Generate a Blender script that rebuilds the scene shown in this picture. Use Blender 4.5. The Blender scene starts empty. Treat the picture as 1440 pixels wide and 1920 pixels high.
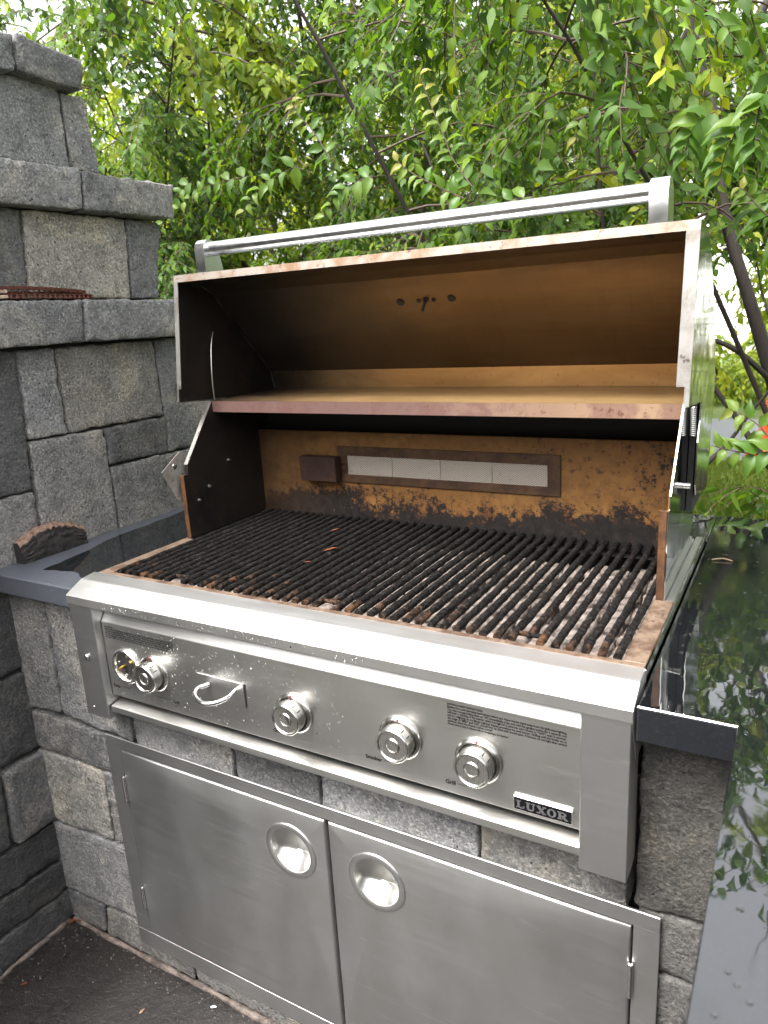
import bpy, bmesh, math, random
import numpy as np
from mathutils import Vector, Matrix, noise

R_ = math.radians
S = bpy.context.scene
COL = S.collection
random.seed(7)

# ------------------------------------------------------------------ camera
cam = bpy.data.cameras.new('camera')
cam_o = bpy.data.objects.new('camera', cam); COL.objects.link(cam_o)
cam.sensor_fit = 'VERTICAL'; cam.sensor_height = 36.0
cam.lens = 1366.33 / 1920 * 36.0
cam.clip_start = 0.02; cam.clip_end = 400
CX = Vector((0.86943, 0.49081, -0.05651)); CY = -Vector((0.07912, -0.25124, -0.96469)); CZ = -Vector((-0.48768, 0.83426, -0.25727))
M = Matrix.Identity(4)
for i in range(3):
    M[i][0] = CX[i]; M[i][1] = CY[i]; M[i][2] = CZ[i]
M[0][3], M[1][3], M[2][3] = 1.17864, -0.84769, 1.34419
cam_o.matrix_world = M
cam.dof.use_dof = True; cam.dof.focus_distance = 1.45; cam.dof.aperture_fstop = 8.0
S.camera = cam_o

# ------------------------------------------------------------------ light
SUN_AZ = R_(203)      # clockwise from +Y
SUN_EL = R_(60)
w = bpy.data.worlds.new('World'); S.world = w; w.use_nodes = True
nt = w.node_tree; nt.nodes.clear()
sky = nt.nodes.new('ShaderNodeTexSky'); sky.sky_type = 'NISHITA'; sky.sun_disc = False
sky.sun_elevation = SUN_EL; sky.sun_rotation = SUN_AZ
sky.air_density = 1.0; sky.dust_density = 6.0; sky.ozone_density = 1.0
hs = nt.nodes.new('ShaderNodeHueSaturation'); hs.inputs['Saturation'].default_value = 0.16
bg = nt.nodes.new('ShaderNodeBackground'); bg.inputs['Strength'].default_value = 0.15
wo = nt.nodes.new('ShaderNodeOutputWorld')
nt.links.new(sky.outputs[0], hs.inputs['Color']); nt.links.new(hs.outputs[0], bg.inputs['Color']); nt.links.new(bg.outputs[0], wo.inputs[0])
sun = bpy.data.lights.new('sun', 'SUN'); sun.energy = 0.8; sun.angle = R_(22); sun.color = (1.0, 0.965, 0.91)
sun_o = bpy.data.objects.new('sun', sun); COL.objects.link(sun_o)
sd = Vector((math.sin(SUN_AZ) * math.cos(SUN_EL), math.cos(SUN_AZ) * math.cos(SUN_EL), math.sin(SUN_EL)))
sun_o.rotation_euler = sd.to_track_quat('Z', 'Y').to_euler(); sun_o.location = sd * 10
S.view_settings.view_transform = 'Standard'; S.view_settings.look = 'None'
S.view_settings.gamma = 1.0; S.view_settings.use_curve_mapping = False
S.view_settings.exposure = 2.45
S.render.engine = 'CYCLES'

# ------------------------------------------------------------------ node helpers
class NB:
    def __init__(self, name):
        self.m = bpy.data.materials.new(name); self.m.use_nodes = True
        self.t = self.m.node_tree; self.t.nodes.clear()
        self.out = self.t.nodes.new('ShaderNodeOutputMaterial')
        self.tc = self.t.nodes.new('ShaderNodeTexCoord')
        self.co = self.tc.outputs['Object']
    def n(self, typ, **kw):
        nd = self.t.nodes.new(typ)
        for k, v in kw.items():
            if k in nd.inputs: self.put(nd.inputs[k], v)
            else: setattr(nd, k, v)
        return nd
    def put(self, sock, v):
        if isinstance(v, bpy.types.NodeSocket): self.t.links.new(v, sock)
        else:
            if sock.type == 'RGBA' and len(v) == 3: v = (*v, 1)
            sock.default_value = v
    def map(self, scale=(1, 1, 1), loc=(0, 0, 0), rot=(0, 0, 0), co=None):
        nd = self.n('ShaderNodeMapping'); self.put(nd.inputs[0], co or self.co)
        nd.inputs['Scale'].default_value = scale; nd.inputs['Rotation'].default_value = rot
        self.put(nd.inputs['Location'], loc); return nd.outputs[0]
    def noise(self, scale, detail=3, rough=.55, co=None, dist=0):
        nd = self.n('ShaderNodeTexNoise'); self.put(nd.inputs['Vector'], co or self.co)
        nd.inputs['Scale'].default_value = scale; nd.inputs['Detail'].default_value = detail
        nd.inputs['Roughness'].default_value = rough; nd.inputs['Distortion'].default_value = dist
        return nd.outputs['Fac']
    def voro(self, scale, co=None, feature='F1', out='Distance'):
        nd = self.n('ShaderNodeTexVoronoi', feature=feature); self.put(nd.inputs['Vector'], co or self.co)
        nd.inputs['Scale'].default_value = scale; return nd.outputs[out]
    def ramp(self, fac, stops, interp='LINEAR'):
        nd = self.n('ShaderNodeValToRGB'); self.put(nd.inputs[0], fac); cr = nd.color_ramp; cr.interpolation = interp
        while len(cr.elements) < len(stops): cr.elements.new(.5)
        for e, (p, c) in zip(cr.elements, stops):
            e.position = p; e.color = (c, c, c, 1) if isinstance(c, (int, float)) else (*c, 1)
        return nd.outputs[0]
    def mix(self, fac, a, b, mode='MIX'):
        nd = self.n('ShaderNodeMix', data_type='RGBA', blend_type=mode); self.put(nd.inputs[0], fac)
        self.put(nd.inputs[6], a); self.put(nd.inputs[7], b); return nd.outputs[2]
    def math(self, op, a, b=0.0, c=0.0, clamp=False):
        nd = self.n('ShaderNodeMath', operation=op, use_clamp=clamp)
        for i, v in enumerate((a, b, c)): self.put(nd.inputs[i], v)
        return nd.outputs[0]
    def range(self, v, a, b, c=0., d=1.):
        nd = self.n('ShaderNodeMapRange'); self.put(nd.inputs[0], v)
        for i, x in enumerate((a, b, c, d)): nd.inputs[i + 1].default_value = x
        return nd.outputs[0]
    def xyz(self, co=None):
        nd = self.n('ShaderNodeSeparateXYZ'); self.put(nd.inputs[0], co or self.co); return nd.outputs
    def bump(self, h, strength=.3, dist=.002, prev=None):
        nd = self.n('ShaderNodeBump'); self.put(nd.inputs['Height'], h)
        nd.inputs['Strength'].default_value = strength; nd.inputs['Distance'].default_value = dist
        if prev is not None: self.put(nd.inputs['Normal'], prev)
        return nd.outputs[0]
    def bsdf(self, **kw):
        nd = self.n('ShaderNodeBsdfPrincipled')
        al = {'base': 'Base Color', 'rough': 'Roughness', 'metal': 'Metallic', 'normal': 'Normal', 'spec': 'Specular IOR Level',
              'trans': 'Transmission Weight', 'ior': 'IOR', 'coat': 'Coat Weight', 'coatr': 'Coat Roughness', 'aniso': 'Anisotropic', 'tangent': 'Tangent'}
        for k, v in kw.items(): self.put(nd.inputs[al[k]], v)
        return nd.outputs[0]
    def done(self, sh):
        self.t.links.new(sh, self.out.inputs['Surface']); return self.m

MAT = {}
def mat_plain(name, base, rough=.5, metal=0., spec=.5):
    b = NB(name); MAT[name] = b.done(b.bsdf(base=base, rough=rough, metal=metal, spec=spec))

def mat_steel(name, base=(.56, .555, .545), rough=.3, streak='X', dirt=.25, var=.12):
    b = NB(name)
    sc = {'X': (3, 260, 260), 'Z': (260, 260, 3), 'Y': (260, 3, 260)}[streak]
    fine = b.noise(1.0, 3, .6, b.map(sc))
    broad = b.noise(7.0, 4, .6, b.map((1, 1, 1)))
    smear = b.noise(9.0, 3, .6, b.map((1, 2, .35), rot=(0, .5, 0)))
    scr = b.ramp(b.noise(1., 4, .7, b.map((7, 60, 60), rot=(0, .55, 0))), [(.60, 0.), (.72, 1.)])
    dark = tuple(c * .72 for c in base)
    col = b.mix(b.math('MULTIPLY', b.ramp(broad, [(.35, 0.), (.75, 1.)]), dirt), base, (dark[0], dark[1] * .97, dark[2] * .9))
    col = b.mix(b.math('MULTIPLY', scr, .7 * dirt + .10), col, tuple(min(1, c * 1.35) for c in base))
    rg = b.math('ADD', b.math('MULTIPLY', fine, var), b.math('ADD', b.math('MULTIPLY', smear, var), rough - var))
    nrm = b.bump(fine, .10, .0006)
    MAT[name] = b.done(b.bsdf(base=col, metal=1., rough=rg, normal=nrm))

def mat_polished(name, base=(.62, .62, .61), rough=.05, wav=.15):
    b = NB(name)
    h = b.noise(9, 2, .4); d = b.noise(40, 4, .6)
    MAT[name] = b.done(b.bsdf(base=base, metal=1., rough=b.range(d, .3, .8, rough, rough + .1), normal=b.bump(h, wav, .01)))

mat_steel('steel_front', (.57, .565, .55), .36, 'X', .5, .14)
mat_steel('steel_rail', (.64, .635, .62), .42, 'X', .3, .12)
mat_steel('steel_door', (.52, .52, .515), .45, 'X', .5, .16)
mat_steel('steel_leg', (.56, .56, .555), .38, 'X', .4, .14)
mat_steel('steel_knob', (.50, .485, .46), .26, 'Z', .3, .08); mat_polished('steel_polished', (.46, .46, .45)); mat_polished('chrome', (.60, .60, .60), .18, .02)
mat_plain('black_gap', (.008, .008, .008), .7); mat_plain('print_ink', (.006, .006, .006), .6, 0., .1)
mat_plain('red_paint', (.25, .01, .01), .4); mat_plain('brass', (.55, .36, .12), .3, 1.)
mat_plain('badge_black', (.004, .004, .005), .5, 0., .15); mat_plain('badge_silver', (.62, .62, .63), .28, 1.)
mat_plain('rubber_black', (.015, .015, .015), .6)

def mat_heat():
    # golden-brown heat tint of the hood liner, with smoke patches and painted shade on the left
    b = NB('heat_tint')
    X, Y, Z = b.xyz()
    big = b.noise(4, 4, .6); st = b.noise(1., 3, .6, b.map((6, 60, 60)))
    gold = b.mix(b.range(big, .3, .7), (.185, .128, .073), (.105, .066, .034))
    gold = b.mix(b.math('MULTIPLY', st, .35), gold, (.10, .055, .022))
    smoke = b.ramp(b.noise(1., 5, .7, b.map((1.2, 5, 9)), .8), [(.42, 0.), (.62, 1.)]); gold = b.mix(b.math('MULTIPLY', smoke, .5), gold, (.085, .05, .024))
    runs = b.ramp(b.noise(1., 4, .7, b.map((75, 4, 4))), [(.52, 0.), (.66, 1.)]); gold = b.mix(b.math('MULTIPLY', runs, .13), gold, (.06, .036, .018))
    left_dark = b.math('ADD', b.range(X, .15, .58, 1.0, .0), b.math('MULTIPLY', b.math('SUBTRACT', b.noise(5, 5, .65, dist=.6), .5), .8), clamp=True)  # shade of the hood's left wall painted into the liner colour
    col = b.mix(left_dark, gold, (.014, .011, .009))
    spk = b.ramp(b.voro(120), [(.10, 1.), (.16, 0.)])
    spk = b.math('MULTIPLY', spk, b.ramp(b.noise(30, 2), [(.62, 0.), (.68, 1.)]))
    col = b.mix(spk, col, (.02, .013, .01))
    MAT['heat_tint'] = b.done(b.bsdf(base=col, metal=b.math('MULTIPLY', b.math('SUBTRACT', 1., left_dark), .7), rough=b.range(smoke, 0., 1., .32, .5), normal=b.bump(st, .06, .001)))
    # burnt, greasy back wall of the firebox
    b = NB('burnt_wall')
    X, Y, Z = b.xyz()
    n1 = b.noise(11, 6, .7, dist=.3); n2 = b.noise(60, 5, .7); n3 = b.noise(26, 5, .75, dist=.5)
    gold = b.mix(b.range(n3, .35, .7), (.29, .142, .038), (.115, .050, .014))
    gold = b.mix(b.range(b.noise(3, 2), .4, .7), gold, (.19, .088, .022))
    hgt = b.math('ADD', b.math('ADD', b.range(Z, .0, .10, .22, -.10), b.range(X, .55, .95, 0., .09)), b.math('MULTIPLY', b.math('SUBTRACT', b.noise(6.5, 3, .6), .5), .45))       # grease splash height above the bars
    burn = b.ramp(b.math('ADD', b.math('ADD', b.math('MULTIPLY', n1, .55), hgt), b.math('MULTIPLY', b.noise(75, 6, .85), .95)), [(.80, 0.), (.86, 1.)])
    rust = b.ramp(b.math('ADD', b.math('MULTIPLY', b.math('ADD', n3, b.noise(120, 4, .8)), .5), b.math('MULTIPLY', hgt, 1.1)), [(.55, 0.), (.70, 1.)])
    col = b.mix(b.math('MULTIPLY', rust, .75), gold, (.075, .018, .007))
    drip = b.math('MULTIPLY', b.ramp(b.noise(1., 4, .7, b.map((55, 55, 5)), .3), [(.56, 0.), (.68, 1.)]), b.range(Z, .01, .15, .75, 0.)); col = b.mix(drip, col, (.05, .02, .01))
    col = b.mix(burn, col, (.009, .007, .006))
    spk = b.ramp(n2, [(.56, 0.), (.63, 1.)]); spk = b.math('MULTIPLY', spk, b.range(X, .45, .95, .15, 1.))
    col = b.mix(b.math('MULTIPLY', spk, .85), col, (.03, .014, .008))
    pale = b.math('MULTIPLY', b.ramp(b.noise(1., 4, .7, b.map((90, 90, 26))), [(.69, 0.), (.73, 1.)]), b.range(Z, .0, .055, 1., 0.))
    col = b.mix(pale, col, (.36, .29, .21))
    left_dark = b.math('ADD', b.range(X, .06, .30, .8, .0), b.math('MULTIPLY', b.math('SUBTRACT', n1, .5), .7), clamp=True)  # darker towards the left end
    col = b.mix(left_dark, col, (.035, .018, .009))
    MAT['burnt_wall'] = b.done(b.bsdf(base=col, metal=.15, rough=b.range(n2, .3, .7, .4, .75), normal=b.bump(n2, .35, .0015)))
mat_heat()

def mat_patchy(name, a, bcol, c, sc=20, metal=.2, rough=.6, bump=.3, lo=.42, hi=.6):
    b = NB(name); n1 = b.noise(sc, 6, .7, dist=.3); n2 = b.noise(sc * 5, 4, .7)
    col = b.mix(b.ramp(n1, [(lo, 0.), (hi, 1.)]), a, bcol)
    col = b.mix(b.ramp(n2, [(.58, 0.), (.68, 1.)]), col, c)
    MAT[name] = b.done(b.bsdf(base=col, metal=metal, rough=rough, normal=b.bump(n2, bump, .0012)))
mat_patchy('rusty_rim', (.15, .105, .072), (.065, .036, .022), (.025, .015, .01), 26, .25, .6)
mat_patchy('sooty_side', (.014, .0095, .007), (.006, .005, .0045), (.022, .013, .008), 9, .25, .5, .15)
mat_patchy('brown_edge', (.12, .05, .016), (.055, .024, .011), (.02, .012, .01), 30, .3, .6)
b = NB('canopy_lip'); X, Y, Z = b.xyz(); n1 = b.noise(9, 5, .7, dist=.5); n2 = b.noise(55, 5, .75)
c1 = b.mix(b.range(X, .0, .48), (.19, .115, .10), (.40, .265, .17)); c1 = b.mix(b.ramp(n1, [(.46, 0.), (.56, .6)]), c1, (.15, .075, .065))
c1 = b.mix(b.math('MULTIPLY', b.ramp(n2, [(.56, 0.), (.66, .8)]), b.range(X, -.3, .45, .15, 1.)), c1, (.10, .035, .02))
MAT['canopy_lip'] = b.done(b.bsdf(base=c1, metal=.5, rough=b.range(n1, .3, .7, .32, .55), normal=b.bump(n2, .08, .001)))
b = NB('gold_plate'); n1 = b.noise(1., 4, .65, b.map((3, 9, 9)), .6); n2 = b.noise(70, 4, .7)
c1 = b.mix(b.range(n1, .35, .7), (.42, .275, .125), (.27, .16, .065)); c1 = b.mix(b.ramp(n2, [(.6, 0.), (.7, .5)]), c1, (.12, .06, .025))
c1 = b.mix(b.math('ADD', b.range(b.xyz()[0], .10, .40, .95, .0), b.math('MULTIPLY', b.math('SUBTRACT', b.noise(6, 4, .6, dist=.5), .5), .7), clamp=True), c1, (.035, .024, .017))  # left part darkened: the hood wall's shade is in the colour
MAT['gold_plate'] = b.done(b.bsdf(base=c1, metal=.6, rough=.38))
mat_patchy('steel_flange', (.26, .25, .235), (.16, .14, .12), (.06, .045, .035), 13, .75, .48, .08, .46, .64)
mat_patchy('lip_edge', (.27, .235, .20), (.20, .12, .07), (.12, .07, .04), 14, .5, .5, .1, .45, .62)
mat_patchy('steel_plate', (.34, .32, .295), (.25, .225, .20), (.13, .10, .08), 24, .35, .45, .1)
mat_patchy('burner_frame', (.09, .047, .022), (.045, .022, .012), (.03, .018, .012), 18, .3, .6)
mat_patchy('burner_box', (.038, .018, .012), (.025, .013, .01), (.07, .03, .016), 22, .3, .55)
mat_patchy('briquette', (.34, .285, .25), (.09, .072, .06), (.016, .012, .010), 30, 0., .85, .4, .46, .60)
mat_patchy('ash_tray', (.035, .028, .024), (.015, .012, .01), (.25, .2, .17), 30, 0., .8, .4)
mat_patchy('chain_rust', (.11, .028, .015), (.055, .018, .012), (.22, .08, .04), 90, .3, .6)
mat_patchy('char_wood', (.018, .015, .014), (.009, .008, .008), (.09, .045, .03), 40, 0., .75, .8)
mat_patchy('split_wood', (.27, .18, .11), (.15, .09, .05), (.06, .035, .02), 70, 0., .8, .5)
mat_patchy('char_top', (.24, .15, .10), (.10, .06, .04), (.02, .014, .01), 90, 0., .85, .6)
mat_patchy('wood_grey', (.42, .33, .25), (.25, .18, .13), (.12, .08, .05), 60, 0., .8, .5)
mat_patchy('dead_leaf', (.14, .035, .012), (.07, .02, .008), (.2, .09, .025), 80, 0., .5, .2)

def mat_bar():
    b = NB('grate_crust'); X, Y, Z = b.xyz(); oi = b.n('ShaderNodeObjectInfo'); of = b.math('MULTIPLY', oi.outputs['Random'], 30.); cm = b.n('ShaderNodeCombineXYZ', X=of, Y=of, Z=of); va = b.n('ShaderNodeVectorMath', operation='ADD'); b.put(va.inputs[0], b.co); b.put(va.inputs[1], cm.outputs[0]); b.co = va.outputs[0]
    n1 = b.noise(38, 6, .75); n2 = b.noise(160, 4, .7)
    rust = b.ramp(b.math('ADD', b.range(Y, .0, .22, .17, -.14), b.math('ADD', b.noise(14, 4, .7, b.map((1, 1, 1), loc=(3, 1, 0))), b.math('MULTIPLY', n2, .25))), [(.78, 0.), (.90, 1.)])
    col = b.mix(b.range(n1, .35, .7), (.0030, .0028, .0026), (.010, .0085, .0075))
    col = b.mix(rust, col, b.mix(n2, (.13, .065, .03), (.03, .013, .008)))
    ash = b.math('MULTIPLY', b.ramp(b.noise(22, 5, .8), [(.58, 0.), (.68, .6)]), b.ramp(n2, [(.45, 0.), (.6, 1.)])); col = b.mix(ash, col, (.055, .048, .042))
    MAT['grate_crust'] = b.done(b.bsdf(base=col, rough=b.range(n1, .3, .7, .5, .9), spec=b.range(n2, .45, .7, .06, .45), normal=b.bump(b.math('ADD', n1, n2), 1., .005)))
mat_bar()

def mat_ceramic():
    b = NB('ceramic'); X, Y, Z = b.xyz()
    a = b.math('SINE', b.math('MULTIPLY', b.math('ADD', b.math('MULTIPLY', X, .62), Z), 1500.)); c = b.math('SINE', b.math('MULTIPLY', b.math('SUBTRACT', b.math('MULTIPLY', X, .62), Z), 1500.))
    lat = b.math('MAXIMUM', a, c)
    lt = b.ramp(lat, [(.55, 0.), (.9, 1.)])
    d = b.noise(14, 5, .7); dd = b.noise(55, 4, .7)
    col = b.mix(lt, (.22, .18, .145), (.44, .40, .35))
    col = b.mix(b.ramp(dd, [(.62, 0.), (.72, .8)]), col, (.12, .08, .06))
    col = b.mix(b.range(d, .45, .75, 0., .4), col, (.3, .25, .22))
    MAT['ceramic'] = b.done(b.bsdf(base=col, rough=.8, normal=b.bump(lt, .6, .0012)))
mat_ceramic()

def mat_stone():
    b = NB('stone')
    oi = b.n('ShaderNodeObjectInfo')
    off = b.math('MULTIPLY', oi.outputs['Random'], 40.)
    cmb = b.n('ShaderNodeCombineXYZ', X=off, Y=b.math('MULTIPLY', off, 1.7), Z=b.math('MULTIPLY', off, .6))
    va = b.n('ShaderNodeVectorMath', operation='ADD'); b.put(va.inputs[0], b.co); b.put(va.inputs[1], cmb.outputs[0]); co = va.outputs[0]
    f1 = b.noise(190, 4, .75, co); f2 = b.noise(85, 5, .75, co); f3 = b.noise(13, 5, .65, co, .3); pit = b.voro(85, co)
    blot = b.noise(5.5, 5, .7, co, .8); blo2 = b.noise(22, 5, .75, co, .5)
    base = b.mix(b.ramp(blot, [(.50, 0.), (.66, .75)]), oi.outputs['Color'], b.mix(1., oi.outputs['Color'], (1.75, 1.62, 1.40), 'MULTIPLY'))
    base = b.mix(b.ramp(blot, [(.30, .8), (.44, 0.)]), base, b.mix(1., oi.outputs['Color'], (.42, .43, .44), 'MULTIPLY'))
    base = b.mix(b.ramp(blo2, [(.40, .55), (.52, 0.)]), base, b.mix(1., oi.outputs['Color'], (.55, .55, .56), 'MULTIPLY'))
    dark = b.mix(1., base, (.40, .40, .41), 'MULTIPLY'); lite = b.mix(1., base, (1.75, 1.72, 1.66), 'MULTIPLY')
    col = b.mix(b.ramp(f3, [(.32, 0.), (.68, 1.)]), b.mix(1., base, (.72, .71, .70), 'MULTIPLY'), b.mix(1., base, (1.2, 1.17, 1.1), 'MULTIPLY'))
    col = b.mix(b.ramp(f2, [(.36, 1.), (.50, 0.)]), col, dark)
    col = b.mix(b.ramp(f1, [(.50, 0.), (.62, 1.)]), col, lite)
    scr = b.ramp(b.noise(1., 3, .6, b.map((20, 20, 150), rot=(.7, .4, .6), co=co)), [(.66, 0.), (.72, .55)])
    col = b.mix(b.math('MULTIPLY', scr, b.ramp(f3, [(.48, 0.), (.6, 1.)])), col, lite)
    pm = b.math('MULTIPLY', b.ramp(pit, [(.10, 1.), (.2, 0.)]), b.ramp(f2, [(.5, 0.), (.58, 1.)]))
    col = b.mix(pm, col, (.02, .02, .021))
    h = b.math('SUBTRACT', b.math('ADD', b.math('MULTIPLY', f2, 1.), b.math('MULTIPLY', f1, .6)), b.math('MULTIPLY', pm, 1.2))
    MAT['stone'] = b.done(b.bsdf(base=col, rough=b.range(f2, .3, .7, .5, .85), normal=b.bump(h, 1.0, .006)))
    b = NB('mortar_dark'); n = b.noise(60, 4, .7)
    MAT['mortar_dark'] = b.done(b.bsdf(base=b.mix(n, (.02, .02, .02), (.05, .047, .043)), rough=.9, normal=b.bump(n, .6, .004)))
    b = NB('grout'); n = b.noise(45, 5, .7)
    MAT['grout'] = b.done(b.bsdf(base=b.mix(b.ramp(n, [(.4, 0.), (.62, 1.)]), (.04, .03, .026), (.15, .12, .10)), rough=.8, normal=b.bump(n, .8, .006)))
mat_stone()

def mat_granite():
    for name, base, lite, rough, wet in (('granite_dry', (.055, .060, .072), (.10, .108, .125), .42, 0), ('granite_wet', (.004, .0045, .005), (.012, .014, .015), .03, 1), ('granite_edge', (.0065, .0075, .0095), (.016, .018, .024), .35, 0)):
        b = NB(name); f = b.noise(420, 2, .7); g = b.noise(900, 2, .6)
        col = b.mix(b.ramp(f, [(.56, 0.), (.68, 1.)]), base, lite)
        if wet:
            mott = b.noise(6, 4, .6)
            rg = b.math('ADD', b.range(mott, .35, .75, .012, .05), b.ramp(b.noise(3.2, 5, .7, dist=.8), [(.50, 0.), (.68, .14)]))
            dr = b.ramp(b.voro(34), [(.12, 1.), (.22, 0.)]); dr = b.math('MULTIPLY', dr, b.ramp(b.noise(11, 2), [(.60, 0.), (.7, 1.)]))
            nr = b.bump(b.math('ADD', b.math('MULTIPLY', b.noise(16, 2, .5), .6), b.math('MULTIPLY', dr, .5)), .10, .004)
            MAT[name] = b.done(b.bsdf(base=col, rough=rg, normal=nr, spec=.5, ior=2.2))
        else:
            MAT[name] = b.done(b.bsdf(base=col, rough=b.range(b.noise(12, 4), .3, .7, rough - .06, rough + .12), normal=b.bump(g, .12, .0006)))
    b = NB('wet_film'); col = b.mix(b.ramp(b.noise(420, 2, .7), [(.58, 0.), (.7, 1.)]), (.006, .007, .008), (.013, .014, .017))
    MAT['wet_film'] = b.done(b.bsdf(base=col, rough=.06, normal=b.bump(b.noise(25, 2), .05, .003)))
mat_granite()

def mat_ground():
    b = NB('wet_concrete'); n1 = b.noise(5, 5, .65, dist=.3); n2 = b.noise(70, 5, .7); n3 = b.noise(240, 3, .7)
    col = b.mix(b.range(n1, .3, .7), (.008, .0068, .0063), (.017, .0145, .0132))
    col = b.mix(b.ramp(n2, [(.5, 0.), (.75, .5)]), col, (.045, .036, .032))
    rg = b.math('ADD', b.range(n1, .35, .68, .16, .42), b.math('MULTIPLY', n3, .08))
    MAT['wet_concrete'] = b.done(b.bsdf(base=col, rough=rg, spec=.4, normal=b.bump(b.math('ADD', n2, b.math('MULTIPLY', n3, .5)), .6, .006)))
    b = NB('lawn'); n1 = b.noise(2.5, 5, .65); n2 = b.noise(60, 4, .7)
    MAT['lawn'] = b.done(b.bsdf(base=b.mix(n2, b.mix(n1, (.10, .15, .03), (.17, .20, .05)), (.05, .08, .02)), rough=.9, normal=b.bump(n2, .8, .03)))
    b = NB('asphalt'); n2 = b.noise(90, 4, .7)
    MAT['asphalt'] = b.done(b.bsdf(base=b.mix(n2, (.10, .105, .115), (.16, .165, .175)), rough=.6))
    b = NB('soil'); n2 = b.noise(30, 5, .7)
    MAT['soil'] = b.done(b.bsdf(base=b.mix(n2, (.03, .02, .014), (.085, .06, .04)), rough=.95, normal=b.bump(n2, .8, .03)))
mat_ground()

def mat_leaf(name, stops, trans=.46, gloss=.52):
    b = NB(name)
    at = b.n('ShaderNodeAttribute', attribute_name='tint'); oi = b.n('ShaderNodeObjectInfo')
    f = b.math('ADD', at.outputs['Fac'], b.math('MULTIPLY', oi.outputs['Alpha'], 0.))
    col = b.ramp(f, stops)
    pr = b.bsdf(base=col, rough=gloss, spec=.28)
    tr = b.n('ShaderNodeBsdfTranslucent'); tcol = b.mix(1., col, (1.5, 1.45, .55), 'MULTIPLY'); b.put(tr.inputs['Color'], tcol)
    mx = b.n('ShaderNodeMixShader'); mx.inputs[0].default_value = trans
    b.t.links.new(pr, mx.inputs[1]); b.t.links.new(tr.outputs[0], mx.inputs[2])
    MAT[name] = b.done(mx.outputs[0])
mat_leaf('leaf', [(0., (.030, .074, .014)), (.45, (.082, .160, .020)), (.8, (.18, .265, .026)), (1., (.29, .32, .032))])
mat_leaf('leaf_far', [(0., (.08, .14, .018)), (.5, (.19, .27, .028)), (1., (.33, .37, .04))], .5, .5)
mat_leaf('leaf_young', [(0., (.06, .14, .022)), (.5, (.14, .21, .03)), (1., (.28, .25, .06))], .5, .35)
mat_leaf('grass', [(0., (.10, .17, .03)), (1., (.24, .30, .07))], .4, .6)
def mat_bark():
    b = NB('bark'); n1 = b.noise(1., 5, .7, b.map((40, 40, 9))); n2 = b.noise(30, 4)
    MAT['bark'] = b.done(b.bsdf(base=b.mix(b.range(n1, .3, .7), (.010, .007, .006), (.040, .026, .020)), rough=.8, normal=b.bump(n1, .8, .006)))
    b = NB('twig'); n2 = b.noise(30, 4)
    MAT['twig'] = b.done(b.bsdf(base=b.mix(n2, (.035, .017, .011), (.09, .058, .036)), rough=.7))
mat_bark()
b = NB('water'); MAT['water'] = b.done(b.bsdf(base=(1, 1, 1), trans=1., rough=.0, ior=1.33))
mat_plain('unseen_siding_beige', (.30, .26, .20), .7); mat_plain('siding_white', (.78, .78, .76), .6); mat_plain('house_trim', (.50, .45, .38), .7); mat_plain('orange_plastic', (.80, .12, .04), .45)
mat_plain('wire_black', (.015, .015, .016), .5); mat_plain('glass_dark', (.03, .035, .04), .08); mat_plain('white_bit', (.7, .7, .68), .6)
mat_plain('bolt', (.5, .49, .47), .3, 1.)

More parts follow.
